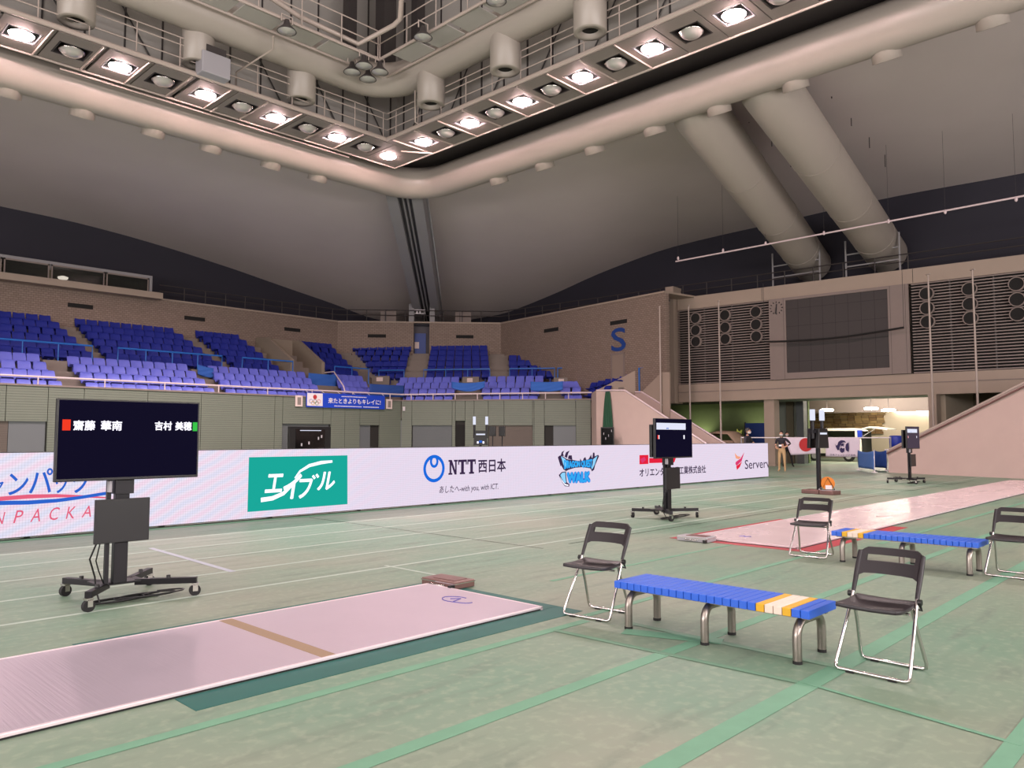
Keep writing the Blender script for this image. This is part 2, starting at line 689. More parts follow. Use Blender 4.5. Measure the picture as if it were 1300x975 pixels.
M['e_magenta'] = screen('screen_magenta', '#d83a6c', 1.0)
M['e_bar'] = screen('screen_bar_white', '#dfe2f4', 1.0)
M['booth_glow'] = mat('booth_lamp', '#ffffff', 0.4, emit=6, ecol='#fff4ec')
M['glass'] = mat('booth_glass', '#6a6a66', 0.08)
M['cloth_grey'] = mat('blue_grey_cloth', '#4a6fb0', 0.8)
g = M['glass'].node_tree.nodes['Principled BSDF']
g.inputs['Transmission Weight'].default_value = 0.85
g.inputs['IOR'].default_value = 1.1

# ================================================================== SETTING
# ---- floor and its markings
fl = struct(MB().box(-22, 62, -18, 48, -0.3, 0).build('floor', M['floor']))


_SK = [0]


def strip(name, p, q, w, m, z=0.002, lift=0.0015):
    _SK[0] += 1
    z += .00012 * _SK[0]
    p, q = Vector((p[0], p[1], 0)), Vector((q[0], q[1], 0))
    d = (q - p).normalized()
    n = Vector((-d.y, d.x, 0)) * w / 2
    mb = MB()
    mb.prism([(p + n) + Vector((0, 0, z - lift)), (p - n) + Vector((0, 0, z - lift)), (q - n) + Vector((0, 0, z - lift)), (q + n) + Vector((0, 0, z - lift))], (0, 0, lift))
    return mb.build(name, m, fl)


for Y, w in ((11.7, .05), (10.62, .05), (9.57, .05), (8.45, .05), (7.4, .05)):
    strip('court_line', (-4, Y - .15), (34, Y + .1), w, M['line_white'])
strip('court_line', (4.27, 10.85), (4.17, 8.3), .07, M['line_lilac'], z=.003)
strip('court_line', (5.6, 7.42), (5.6, 5.9), .04, M['line_white'], z=.003)
for a, b, w in (((0.5, 3.03), (14, 3.05), .105), ((2.2, 2.03), (18, 2.06), .13), ((-2, 4.03), (5.08, 4.03), .085),
                ((5.2, 4.14), (10.4, 4.2), .075), ((6.2, 5.38), (10.0, 5.36), .06), ((3.6, .92), (16, .95), .1),
                ((11.5, 3.9), (24, 3.93), .09)):
    strip('tape_strip', a, b, w, M['tape_green'])
strip('tape_strip', (4.66, 4.0), (4.72, 2.1), .06, M['tape_faint'], z=.003)
strip('tape_strip', (4.74, 2.1), (4.52, .9), .035, M['tape_green'], z=.003)
strip('tape_strip', (5.25, 3.75), (5.2, 1.9), .07, M['tape_faint'], z=.003)
strip('tape_strip', (5.0, 3.6), (5.25, 2.9), .16, M['tape_green'], z=.003)
strip('edge_strip', (-3, 13.0), (28.2, 13.0), .2, M['mat_green'])
for X in (7.9, 15.5, 23.5):
    strip('floor_seam', (X, 7.0), (X, 12.8), .012, M['dark_gap'], z=.0022)
for Y in (7.05, 1.2):
    strip('floor_seam', (8.5, Y), (30, Y), .014, M['dark_gap'], z=.0022)

# ---- podium wall (green cladding in panels, with door openings)
C0 = (28.6, 36.5)
E0 = (35.0, 27.3)
wl = struct(MB().box(0, 28.6, 36.62, 36.9, 0, 3.55).build('wall_left', M['dark_gap']))
frC = Fr(C0, E0)
mb = MB()
frC.box(mb, 0, frC.L, -.2, -.12, 0, 3.55)
wc = struct(mb.build('wall_corner', M['dark_gap']))


def podium_panels(lst, fr, parent, flip):
    for s0, s1, zb in lst:
        n = 1
        mb = MB()
        if zb < 3.6:
            fr.box(mb, s0 + .012, s1 - .012, -.1, 0.0, zb, 3.6)
            mb.build('panel', M['podium'], parent)


frL = Fr((0, 36.5), C0)
podium_panels([(-4, 1.5, 0), (1.5, 5.0, 0), (5.0, 6.2, 0), (6.2, 8.47, 2.14), (8.47, 9.99, 2.14), (9.99, 11.37, 0), (11.37, 14.04, 0),
               (14.04, 16.53, 0), (16.53, 18.62, 0), (18.62, 20.4, 0), (20.4, 20.85, 0), (20.85, 23.27, 2.18), (23.27, 23.77, 2.18),
               (23.77, 24.67, 0), (24.67, 25.67, 0), (25.67, 27.03, 2.16), (27.03, 28.58, 0)], frL, wl, False)


def sC(x):
    return (x - 28.6) / (35.0 - 28.6) * frC.L


podium_panels([(0.01, sC(28.97), 0), (sC(28.97), sC(30.36), 2.17), (sC(30.36), sC(30.47), 0), (sC(30.47), sC(30.80), 2.44),
               (sC(30.80), sC(31.11), 0), (sC(31.11), sC(31.59), 0), (sC(31.59), sC(32.12), 2.16), (sC(32.12), sC(33.07), 2.16),
               (sC(33.07), sC(33.12), 0), (sC(33.12), sC(33.46), 0), (sC(33.46), sC(34.49), 2.15), (sC(34.49), sC(34.98), 0)], frC, wc, True)
# doors and shutters set back in the openings
mb = MB()
frL.box(mb, 6.2, 8.6, -.118, -.105, 0, 2.16)
struct(mb.build('door_1', M['shutter_brown']))
mb = MB()
frL.box(mb, 8.62, 9.95, -.118, -.105, 0, 2.16)
struct(mb.build('door_2', M['steel_door']))
mb = MB()
frL.box(mb, 20.9, 23.7, -.118, -.105, 0, 2.18)
struct(mb.build('door_3', M['shutter']))
mb = MB()
frL.box(mb, 25.7, 26.45, -.118, -.105, 0, 2.15)
struct(mb.build('door_4', M['steel_door']))
for i, (a, b, zt, m) in enumerate(((28.99, 30.34, 2.17, 'shutter'), (30.49, 30.79, 2.2, 'void'), (31.6, 33.06, 2.16, 'shutter_brown'), (33.75, 34.48, 2.15, 'steel_door'))):
    mb = MB()
    frC.box(mb, sC(a), sC(b), -.118, -.105, 0, zt)
    struct(mb.build('door_%d' % (5 + i), M[m]))
# coping on the podium edge
mb = MB()
mb.prism([(-4, 36.44, 3.6), (28.57, 36.44, 3.6), (28.75, 36.75, 3.6), (-4, 36.75, 3.6)], (0, 0, .07))
frC.box(mb, 0, frC.L, -.25, .05, 3.6, 3.67)
struct(mb.build('trim_1', M['beige_dk']))

# ---- seating terraces
G0 = [(-6, 36.6), (28.65, 36.6), (35.4, 26.9)]
G1 = [(-6, 40.1), (30.15, 40.1), (36.15, 31.5)]
G2 = [(-6, 44.5), (29.4, 44.5), (37.65, 37.15)]


def lerp(a, b, t):
    return (a[0] + (b[0] - a[0]) * t, a[1] + (b[1] - a[1]) * t)


def poly_between(A, B, t):
    return [lerp(a, b, t) for a, b in zip(A, B)]


def step(mb, A, B, z0, z1):
    pts = [(p[0], p[1], z1) for p in A] + [(p[0], p[1], z1) for p in B[::-1]]
    mb.prism(pts[:2] + pts[4:], (0, 0, z0 - z1))
    mb.prism(pts[1:5], (0, 0, z0 - z1))


LZ = [3.12, 3.62, 4.06, 4.48]
UZ = [4.85 + .42 * i for i in range(6)]
mb = MB()
for r in range(4):
    step(mb, poly_between(G0, G1, r / 4), poly_between(G0, G1, (r + 1) / 4), 2.6, LZ[r])
struct(mb.build('floor_lower_terrace', M['concrete']))
G1b = poly_between(G1, G2, .03)
mb = MB()
for r in range(6):
    step(mb, poly_between(G1b, G2, r / 6), poly_between(G1b, G2, (r + 1) / 6), 2.6, UZ[r])
struct(mb.build('floor_upper_terrace', M['concrete']))

# ---- back walls above the seats, vents cut in them
frBL = Fr((-6, 44.5), (29.4, 44.5))
frBC = Fr((29.4, 44.5), (37.65, 37.15))
frS = Fr((37.65, 37.15), (35.45, 22.6))
mb = MB()
mb.box(-6, 29.4, 44.5, 44.8, 4, 9.22)
w_bl = struct(mb.build('wall_upper_left', M['tile_x']))
s_door = [frBC.s(onv(525, 430, (29.4, 44.5), (37.65, 37.15))), frBC.s(onv(545, 430, (29.4, 44.5), (37.65, 37.15)))]
mb = MB()
frBC.box(mb, 0, s_door[0], -.3, 0, 4, 9.22)
frBC.box(mb, s_door[1], frBC.L, -.3, 0, 4, 9.22)
w_bc = struct(mb.build('wall_upper_corner', M['tile_x']))
mb = MB()
frS.box(mb, 0, frS.L, -.3, 0, 0, 9.22)
w_s = struct(mb.build('wall_upper_right', M['tile_y']))
mb = MB()
mb.box(-6, 29.4, 44.42, 47, 9.22, 9.32)
frBC.box(mb, 0, frBC.L, -6, .08, 9.22, 9.32)
frS.box(mb, 0, frS.L, -6, .08, 9.22, 9.32)
struct(mb.build('trim_2', M['beige']))
mb = MB()
frBC.box(mb, s_door[0] - .02, s_door[1] + .02, -.8, -.7, 4, 9.22)
struct(mb.build('wall_recess', M['rib_dk']))
mb = MB()
frBC.box(mb, s_door[0] + .05, s_door[1] - .25, -.68, -.6, 6.6, 8.6)
dd = struct(mb.build('door_9', M['door_blue']))
mb = MB()
a = onv(526.5, 429, frBC.p(0, 0, -.58)[:2], frBC.p(5, 0, -.58)[:2])
s = frBC.s(a)
frBC.box(mb, s, s + .3, -.599, -.585, 7.55, 8.0)
mb.build('notice', M['paper'], dd)


def vent(fr, p, q, parent):
    s0, s1 = fr.s(p), fr.s(q)
    mb = MB()
    zc = (p.z + q.z) / 2
    fr.box(mb, s0, s1, .002, .03, zc - .11, zc + .11)
    mb.build('vent_slot', M['void'], parent)


for x0, y0, x1, y1 in ((86, 386, 118, 391), (234, 403, 260, 406), (361, 417, 381, 420)):
    vent(frBL, atY(x0, y0, 44.5), atY(x1, y1, 44.5), w_bl)
for x0, y0, x1, y1 in ((467, 426, 490, 427), (579, 427, 601, 428)):
    vent(frBC, onv(x0, y0, (29.4, 44.5), (37.65, 37.15)), onv(x1, y1, (29.4, 44.5), (37.65, 37.15)), w_bc)
for x0, y0, x1, y1 in ((691, 420, 709, 418), (775, 410, 796, 408)):
    vent(frS, onv(x0, y0, (37.65, 37.15), (35.45, 22.6)), onv(x1, y1, (37.65, 37.15), (35.45, 22.6)), w_s)
# letter S and door under it
text('wall_letter', 'S', M['s_blue'], w_s, frS.p(10.62, 6.36, .02), frS.u, (0, 0, 1), 1.18, 1.35, bold=.018)
mb = MB()
frS.box(mb, 10.72, 11.62, .0, .04, 4.6, 6.17)
d10 = struct(mb.build('door_10', M['door_cream']))
mb = MB()
for a, b, z0, z1 in ((10.64, 10.72, 4.6, 6.25), (11.62, 11.7, 4.6, 6.25), (10.64, 11.7, 6.17, 6.27)):
    frS.box(mb, a, b, .0, .08, z0, z1)
mb.build('door_frame', M['beige_dk'], d10)

# ---- dark clerestory behind the walkway, and ceiling shells
EL = [(-14, 13.55), (4, 13.7), (10.25, 13.54), (14.23, 13.38), (18.82, 12.9), (23.35, 12.21), (27, 11.55), (30.45, 10.95), (34, 10.25), (37, 9.9)]
ER = [(-12, 13.5), (0, 13.6), (7.19, 13.58), (13, 13.7), (18.42, 13.57), (26.1, 13.32), (31.34, 12.55), (35.9, 11.57), (40.6, 10.75), (43.2, 10.2)]
mb = MB()
mb.prism([(-14, 47, 9.2)] + [(x, 47, z + 2) for x, z in EL] + [(41.6, 47, 12.5), (41.6, 47, 9.2)], (0, .2, 0))
struct(mb.build('wall_clerestory_left', M['clere']))
mb = MB()
mb.prism([(41.5, -12, 9.2)] + [(41.5, y, z + 2) for y, z in ER] + [(41.5, 47, 12.5), (41.5, 47, 9.2)], (.2, 0, 0))
struct(mb.build('wall_clerestory_right', M['clere']))
mb = MB()
mb.prism([(-14, 44.75, 9.1), (29.5, 44.75, 9.1), (37.9, 37.4, 9.1), (41.45, 37.4, 9.1), (41.45, 46.95, 9.1), (-14, 46.95, 9.1)], (0, 0, .1))
mb.prism([(37.9, 37.38, 9.1), (37.0, 30, 9.1), (36.1, 23.6, 9.1), (38.3, 23.5, 9.1), (39.9, -4, 9.1), (41.45, -4, 9.1), (41.45, 37.38, 9.1)], (0, 0, .1))
struct(mb.build('floor_walkway', M['clere']))


def shell(edge, ring_of, edge_of):
    rows = []
    n = 40
    for i in range(n + 1):
        t = i / n * (len(edge) - 1)
        k = min(int(t), len(edge) - 2)
        a = edge[k][0] + (edge[k + 1][0] - edge[k][0]) * (t - k)
        z = edge[k][1] + (edge[k + 1][1] - edge[k][1]) * (t - k)
        f = i / n
        p, q = Vector(ring_of(f)), Vector(edge_of(a, z))
        rows.append([p.lerp(q, j / 8) + Vector((0, 0, .5 * math.sin(PI * j / 8))) for j in range(9)])
    return rows


# smooth the edges by resampling with a finer polyline
def smooth_edge(e):
    out = []
    for i in range(len(e) - 1):
        for j in range(4):
            t = j / 4
            p0, p1, p2, p3 = e[max(i - 1, 0)], e[i], e[i + 1], e[min(i + 2, len(e) - 1)]
            z = .5 * (2 * p1[1] + (p2[1] - p0[1]) * t + (2 * p0[1] - 5 * p1[1] + 4 * p2[1] - p3[1]) * t * t + (3 * p1[1] - p0[1] - 3 * p2[1] + p3[1]) * t ** 3)
            out.append((p1[0] + (p2[0] - p1[0]) * t, z))
    return out + [e[-1]]


mb = MB()
mb.grid(shell(smooth_edge(EL), lambda f: (-14 + 37.3 * f, 29.7, 14.35), lambda a, z: (a, 46.95 - (1.3 * max(0, (a - 34) / 3)), z)))
struct(mb.build('ceiling_left', M['ceil']))
mb = MB()
mb.grid(shell(smooth_edge(ER), lambda f: (24.3, -12 + 41.3 * f, 14.35), lambda a, z: (41.45 - 2.4 * max(0, (a - 40.6) / 2.6), a + 1.5 * max(0, (a - 40.6) / 2.6), z)))
struct(mb.build('ceiling_right', M['ceil']))
# rib that runs down the valley between the two shells
ra, rb = Vector((22.9, 29.3, 14.0)), Vector((38.2, 45.2, 9.6))
d = (rb - ra)
side = Vector((d.y, -d.x, 0)).normalized()
rib = MB()
for o, w, h, m in ((-.62, .55, .5, 0), (.62, .55, .5, 0), (0, .7, .15, 1)):
    rib.m = m
    c = ra + side * o
    rib.prism([c - side * w / 2 + Vector((0, 0, -h)), c + side * w / 2 + Vector((0, 0, -h)), c + side * w / 2 + Vector((0, 0, .8)), c - side * w / 2 + Vector((0, 0, .8))], d)
rib.m = 0
c = ra
rib.prism([c - side * .98 + Vector((0, 0, .62)), c + side * .98 + Vector((0, 0, .62)), c + side * .98 + Vector((0, 0, .8)), c - side * .98 + Vector((0, 0, .8))], d)
for o in (-.12, .12):
    rib.tube([ra + side * o + Vector((0, 0, -.3)), rb + side * o + Vector((0, 0, -.3))], .06, 6)
struct(rib.build('trim_rib', [M['rib'], M['rib_dk']]))
# foot of the rib on the corner wall
foot = MB()
frBC.box(foot, s_door[0] - .35, s_door[0] - .0, -1.6, -.35, 9.3, 10.6)
frBC.box(foot, s_door[1] + .0, s_door[1] + .35, -1.6, -.35, 9.3, 10.6)
struct(foot.build('trim_rib_foot', M['rib']))
# expansion seams and cable holes of the ceiling
c_left = bpy.data.objects['ceiling_left']
c_right = bpy.data.objects['ceiling_right']

# ---- inside of the ring: walls and lantern roof
mb = MB()
mb.box(-14, 21.3, 27.3, 27.6, 14.0, 22)
w1 = struct(mb.build('wall_ring_left', M['inner_wall']))
mb = MB()
mb.box(21.0, 21.3, -11, 27.3, 14.0, 22)
w2 = struct(mb.build('wall_ring_right', M['inner_wall']))
for i in range(14):
    x = 20.6 - i * 1.25
    MB().box(x - .025, x + .025, 27.25, 27.3, 14, 21).build('wall_post', M['steel_dk'], w1)
    y = 26.8 - i * 1.25
    MB().box(20.95, 21.0, y - .025, y + .025, 14, 21).build('wall_post', M['steel_dk'], w2)
for i in range(6):
    x = 20.5 - i * 2.5
    MB().tube([(x, 27.2, 14.2), (x - 1.6, 27.2, 16.6)], .03, 5).build('brace', M['steel_dk'], w1)
    y = 26.6 - i * 2.5
    MB().tube([(20.9, y, 14.2), (20.9, y - 1.6, 16.6)], .03, 5).build('brace', M['steel_dk'], w2)
struct(MB().box(-14, 22.7, -11, 28.6, 21.5, 21.8).build('ceiling_lantern', M['inner_wall']))
mb = MB()
mb.box(18.3, 18.9, 24.7, 25.3, 15.9, 21.5)
mb.box(19.6, 20.0, 24.2, 24.6, 16.5, 21.5)
mb.box(17.2, 17.6, 25.6, 26.0, 16.5, 21.5)
struct(mb.build('trim_corner_post', M['steel_dk']))
# soffit between ring and strip, closing the slit
mb = MB()
mb.box(-14, 24.6, 27.3, 30.0, 14.5, 14.56)
mb.box(21.0, 24.6, -11, 27.3, 14.5, 14.56)
struct(mb.build('ceiling_slit', M['steel_dk']))
# the far sides of the hall, behind and beside the camera
struct(MB().box(-22, -21.7, -18, 48, 0, 14).build('wall_back', M['beige_dk']))
struct(MB().box(-22, 42, -18, -17.7, 0, 14).build('wall_side', M['beige_dk']))
mb = MB()
mb.box(-22, -13.6, -18, 48, 14.2, 14.4)
mb.box(-22, 42, -18, -10.8, 14.21, 14.4)
mb.box(-14.0, -13.7, -11, 28.6, 14.4, 21.6)
mb.box(-14.0, 22.6, -11.2, -10.9, 14.4, 21.6)
struct(mb.build('ceiling_back', M['ceil']))

# ---- scoreboard wall, entrance
SA, SB = (37.77, 23.3), (38.86, 6.86)
frB = Fr(SA, (SA[0] + (SB[0] - SA[0]) * 1.6, SA[1] + (SB[1] - SA[1]) * 1.6))
LEN = frB.L
mb = MB()
frB.box(mb, 0, LEN, -.6, 0, 8.6, 9.3)
frB.box(mb, 0, LEN, -.6, 0, 3.42, 4.4)
frB.box(mb, 0, LEN, -.7, -.55, 4.3, 8.7)
w_sb = struct(mb.build('wall_scoreboard', M['beige']))
for s in (4.9, 12.1):
    mb = MB()
    frB.box(mb, s, s + .02, .0, .004, 8.62, 9.28)
    mb.build('joint', M['dark_gap'], w_sb)
mb = MB()
frB.box(mb, 0, LEN, .0, .03, 3.95, 3.99)
mb.build('joint', M['beige_dk'], w_sb)
pil = MB()
frB.box(pil, -.55, -.05, -.6, .35, 3.36, 9.95)
struct(pil.build('trim_pillar', M['beige']))
# louvres either side of the scoreboard
mb = MB()
s_pl, s_pr = frB.s((38.12, 18.0)), frB.s((38.56, 11.4))
n = 31
for z in range(n):
    zz = 4.45 + (8.55 - 4.45) * z / (n - 1)
    for s0, s1 in ((.02, s_pl), (s_pr + .1, LEN)):
        frB.box(mb, s0, s1, -.1, .0, zz - .022, zz + .022)
lv = mb.build('louvre_slats', M['slat_louv'], w_sb)
lv['kind'] = 'stuff'
mb = MB()
frB.box(mb, .02, s_pl, -.3, -.25, 4.4, 8.6)
frB.box(mb, s_pr, LEN, -.3, -.25, 4.4, 8.6)
mb.build('louvre_backing', M['void'], w_sb)
for s in (1.6, 3.2, 13.6, 15.3, 17.0):
    mb = MB()
    frB.box(mb, s - .03, s + .03, -.12, -.06, 4.4, 8.6)
    mb.build('louvre_post', M['steel_dk'], w_sb)

# entrance hall behind the lintel
struct(MB().box(38.3, 44, 27.8, 28.1, 0, 4.4).build('wall_entrance_left', M['grey_green']))
mb = MB()
mb.box(38.9, 39.2, 4.0, 10.3, 0, 1.2)
mb.box(44, 44.2, 2, 10.4, 0, 4.4)
struct(mb.build('wall_entrance_room', M['dim_wall']))
struct(MB().box(44, 44.2, 18.6, 28, 0, 4.4).build('wall_entrance_green', M['green_wall']))
def ey(x, X=43.0):
    return atX(x, 530, X).y


struct(MB().box(43.0, 43.3, ey(1011), ey(983), 0, 4.4).build('wall_entrance_grey', M['grey_green']))
struct(MB().box(42.6, 43.1, ey(1020, 42.6), ey(1011, 42.6), 0, 4.4).build('trim_column_grey', M['steel_door']))
struct(MB().box(42.9, 43.05, ey(1008), ey(999), 0, 4.3).build('door_11', M['dim_wall']))
struct(MB().box(39.4, 42.0, 10.4, 27, 3.46, 3.6).build('ceiling_entrance_soffit', M['grey_green']))
mb = MB()
mb.box(38.3, 38.9, 17.97, 18.52, 0, 3.42)
struct(mb.build('trim_column_one', M['beige']))
mb = MB()
mb.box(38.45, 39.1, 10.38, 10.72, 0, 3.42)
struct(mb.build('trim_column_two', M['beige']))
mb = MB()
mb.box(57, 57.3, 4, 26, 0, 4.6)
w_e = struct(mb.build('wall_entrance_back', M['cream_wall']))
struct(MB().box(49, 49.4, 10.7, 24, 3.0, 4.3).build('trim_beam', M['beige_dk']))
struct(MB().box(39.2, 57, 10.2, 10.45, 0, 4.3).build('wall_entrance_right', M['cream_wall']))
struct(MB().box(39.6, 58, 2, 26, 4.3, 4.5).build('ceiling_entrance', M['grey_green']))
# brown stone facing on the back wall, laid in courses
rnd = random.Random(3)
stone_m = [mat('brown_stone_a', '#77603f', .8, var=.2), mat('brown_stone_b', '#8a7048', .8, var=.2), mat('brown_stone_c', '#6d5232', .8, var=.2)]
smesh = []
for k in range(3):
    smesh.append(MB().box(0, .08, 0, .47, 0, .17).mesh('stone', stone_m[k]))
yy0, yy1 = 18.9, 24.4
for r in range(8):
    y = yy0 - rnd.random() * .4
    while y < yy1:
        o = bpy.data.objects.new('stone', rnd.choice(smesh))
        COL.objects.link(o)
        o.parent = w_e
        o.location = (56.92 - rnd.random() * .03, y, 1.7 + r * .19)
        y += .50
for x, y in ((1050, 522), (1106, 520), (1128, 522)):
    p = atX(x, y, 47)
    p.z = min(p.z, 4.2)
    MB().lathe([(.0, .0), (.35, 0), (.38, .1), (.2, .14)], 14).build('ceiling_downlight', M['downlight'], None, loc=p)
    o = bpy.data.objects['ceiling_downlight' if x == 1050 else 'ceiling_downlight.00%d' % (1 if x == 1106 else 2)]
    tag(o, {1050: 'round glowing downlight over the van roof in the entrance hall', 1106: 'round glowing downlight between stone facing and cream wall',
            1128: 'round glowing downlight under the bright ceiling recess'}[x], 'ceiling light', 'entrance hall downlights')
    MB().tube([p + Vector((0, 0, .14)), (p.x, p.y, 4.31)], .02, 6).build('stem', M['steel_dk'], o).matrix_parent_inverse = Matrix.Translation(-p)
for x0, x1, y in ((1125, 1146, 518), (1152, 1178, 519)):
    p, q = atX(x0, y, 55), atX(x1, y, 55)
    mb = MB()
    mb.prism([(56.9, p.y, p.z - .12), (56.9, q.y, p.z - .12), (56.9, q.y, p.z + .12), (56.9, p.y, p.z + .12)], (-.1, 0, 0))
    o = mb.build('recess_glow', M['downlight'])  # glowing strip stands in for a bright ceiling recess
    tag(o, 'glowing strip standing in for the ceiling recess nearer the stone facing' if x0 == 1125 else 'glowing strip standing in for the ceiling recess nearer the entrance column', 'ceiling recess', 'entrance ceiling recesses')
hall_light('entrance_light', (47, 14.5, 4.2), 3, 6, 380, (1, .92, .82))
hall_light('entrance_light_two', (55, 17, 3.9), 1, 6, 300, (1, .9, .75))
for y in (21.3, 25.4):
    l = bpy.data.lights.new('wall_washer', 'SPOT')
    l.energy = 60
    l.spot_size = 1.9
    l.spot_blend = .7
    l.color = (1, 1, .72)
    o = bpy.data.objects.new('wall_washer', l)
    o.location = (43.2, y, 1.3)
    o.rotation_euler = (0, math.radians(-155), 0)
    COL.objects.link(o)

# ---- concrete ramps either side of the entrance
def slab(name, pts, d, m=M['pink_conc']):
    return struct(MB().prism(pts, d).build(name, m))


XN, XF = 33.4, 35.3


def ramp_wall(name, X, pts):
    P = [atX(x, y, X) for x, y in pts]
    sl = (P[-1].z - P[-2].z) / (P[-1].y - P[-2].y)
    yf = P[-1].y - (P[-1].z - .92) / sl
    poly = [(X, p.y, p.z) for p in P] + [(X, yf, .92), (X, yf - .25, .75), (X, yf - .25, 0), (X, P[0].y, 0)]
    slab(name, poly, (.22, 0, 0))
    return [(X, p.y, p.z) for p in P] + [(X, yf, .92)]


near = ramp_wall('wall_ramp_near', XN, ((757, 497), (793, 497), (892, 562)))
far = ramp_wall('wall_ramp_far', XF, ((806, 499), (814, 499), (916, 562)))
slab('trim_ramp_end', [(35.0, 27.3, 0), (XN, near[0][1], 0), (XN, near[0][1], near[0][2]), (35.0, 27.3, near[0][2])], (.2, .05, 0))
mb = MB()
y0 = near[1][1]
for i in range(18):
    y = y0 - i * .3
    mb.box(XN + .22, XF, y - .3, y, 0, 3.1 - i * .17)
mb.box(XN + .22, XF, y0, near[0][1] + .2, 0, 3.2)
struct(mb.build('floor_ramp_steps', M['concrete']))
mb = MB()
for W_ in (near, far):
    mb.tube([(p[0] + .03, p[1], p[2] + .06) for p in W_], .05, 6)
o = mb.build('ramp_handrail', M['white_rail'])
tag(o, 'pale handrails along the two sloping walls of the ramp behind the LED board', 'handrail')
# parapets of the stair that climbs on from the ramp to the upper seats
p0, p1 = onv(754, 498, (35.2, 27.3), (36.0, 24.6)), Vector((35.88, 24.55, 5.3))
slab('wall_stair_parapet', [(35.1, 27.3, 3.4), (35.85, 24.6, 3.4), (35.85, 24.6, 5.28), (35.1, 27.3, 4.02)], (.2, .06, 0), M['beige'])
_a, _b = (35.68, 25.4), (35.2, 22.2)
slab('wall_stair_parapet_far', [onv(x, y, _a, _b) for x, y in ((813, 499), (840, 472.5), (850, 472.5), (850, 530), (825, 530))], (.1, 0, 0), M['beige'])
tag(MB().tube([(35.7, 24.5, 3.6), (35.7, 24.5, 5.3), (35.75, 24.15, 5.3), (35.75, 24.15, 3.8)], .05, 6).build('blue_gate_rail', M['blue_rail']),
    'short blue rail at the top of the ramp stair', 'rail')
ra_, rb_ = Vector((34.55, 11.25, 0)), Vector((32.74, 6.09, 0))
u = (rb_ - ra_).normalized()


def rp(s, z):
    q = ra_ + u * s
    return (q.x, q.y, z)


nn = Vector((-u.y, u.x, 0))
if nn.x < 0:
    nn = -nn
RR = [rp(0, 0), rp(12, 0), rp(12, 4.0), rp(7.0, 4.0), rp(5.62, 3.37), rp(0, .88)]
slab('wall_ramp_right', RR, nn * .25)
mb = MB()
for i in range(20):
    s = .3 + i * .34
    q = ra_ + u * s
    mb.prism([tuple(q + nn * .25), tuple(q + u * .34 + nn * .25), tuple(q + u * .34 + nn * 2.0), tuple(q + nn * 2.0)], (0, 0, .16 * (i + 1)))
struct(mb.build('floor_ramp_steps_right', M['concrete']))
o = MB().tube([Vector(rp(0, .95)) + nn * .1, Vector(rp(5.62, 3.45)) + nn * .1, Vector(rp(7.0, 4.07)) + nn * .1, Vector(rp(12, 4.07)) + nn * .1], .055, 6).build('ramp_handrail', M['pipe'])
tag(o, 'pale handrail on the sloping pinkish wall beside the entrance', 'handrail')
o = MB().tube([Vector(rp(0, .8)) - nn * .06, Vector(rp(5.62, 3.28)) - nn * .06, Vector(rp(7.0, 3.9)) - nn * .06, Vector(rp(12, 3.9)) - nn * .06], .035, 6).build('wall_handrail', M['brown_case'])
tag(o, 'thin dark rail fixed along the face of the sloping pinkish wall', 'handrail')

# vomitory walls in the upper seats
def vom(name, x, zb=7.62):
    return slab(name, [(x, 40.25, 4.4), (x, 40.25, 5.95), (x, 43.0, zb - .1), (x, 44.45, zb), (x, 44.45, 4.4)], (.22, 0, 0), M['vom'])


vom('wall_vomitory_near', 23.45)
vom('wall_vomitory_far', 25.5)
slab('wall_vomitory_back', [(23.67, 43.6, 4.4), (25.5, 43.6, 4.4), (25.5, 43.6, 7.55), (23.67, 43.6, 7.55)], (0, .2, 0), M['vom'])
# grey boxes of the lower tier
for i, (x0, x1) in enumerate(((53, 84), (242, 264))):
    p, q = atY(x0, 465, 39.9), atY(x1, 465, 39.9)
    struct(MB().box(p.x, q.x, 39.75, 40.2, 3.6, 5.0).build('trim_block_%d' % (i + 1), M['concrete']))

# ================================================================== RING: ducts, catwalks, lamps
def rring(x0, x1, y0, y1, r, z, n=8):
    pts = []
    for cx, cy, a in ((x1 - r, y1 - r, 0), (x0 + r, y1 - r, PI / 2), (x0 + r, y0 + r, PI), (x1 - r, y0 + r, 1.5 * PI)):
        for i in range(n + 1):
            t = a + PI / 2 * i / n
            pts.append((cx + r * math.cos(t), cy + r * math.sin(t), z))
    return pts


lower = thing('air_duct', 'large pale round air duct running around the ceiling just outside the lit lamps', 'air duct', (0, 0, 0))
MB().tube(rring(-13.9, 23.9, -10.9, 29.3, 2.0, Z_RING, 10), .73, 24, closed=True).build('duct_tube', M['duct'], lower)
upper = thing('air_duct', 'round grey air duct higher up, with thick nozzles hanging from it', 'air duct', (0, 0, 0))
MB().tube(rring(-10, 18.75, -7, 25.1, 1.7, 15.75, 10), .66, 22, closed=True).build('duct_tube', M['duct'], upper)

# stub nozzles below the lower duct (they blow on to the stands)
for i, (x, y) in enumerate(((10, 117), (105, 143), (195, 168), (268, 188), (340, 211), (398, 228))):
    p = hz(x, y, 13.0)
    p.y = 29.72
    MB().lathe([(.42, .75), (.42, 0), (.36, 0), (.36, .3)], 16).build('stub_nozzle', M['duct'], lower, loc=(p.x, p.y, 12.86)).rotation_euler = (math.radians(24), 0, 0)
for i, (x, y) in enumerate(((610, 221), (670, 202), (735, 181), (813, 156), (898, 130), (997, 98), (1115, 60), (1252, 15))):
    p = hz(x, y, 13.0)
    p.x = 24.32
    MB().lathe([(.42, .75), (.42, 0), (.36, 0), (.36, .3)], 16).build('stub_nozzle', M['duct'], lower, loc=(p.x, p.y, 12.86)).rotation_euler = (0, math.radians(-24), 0)
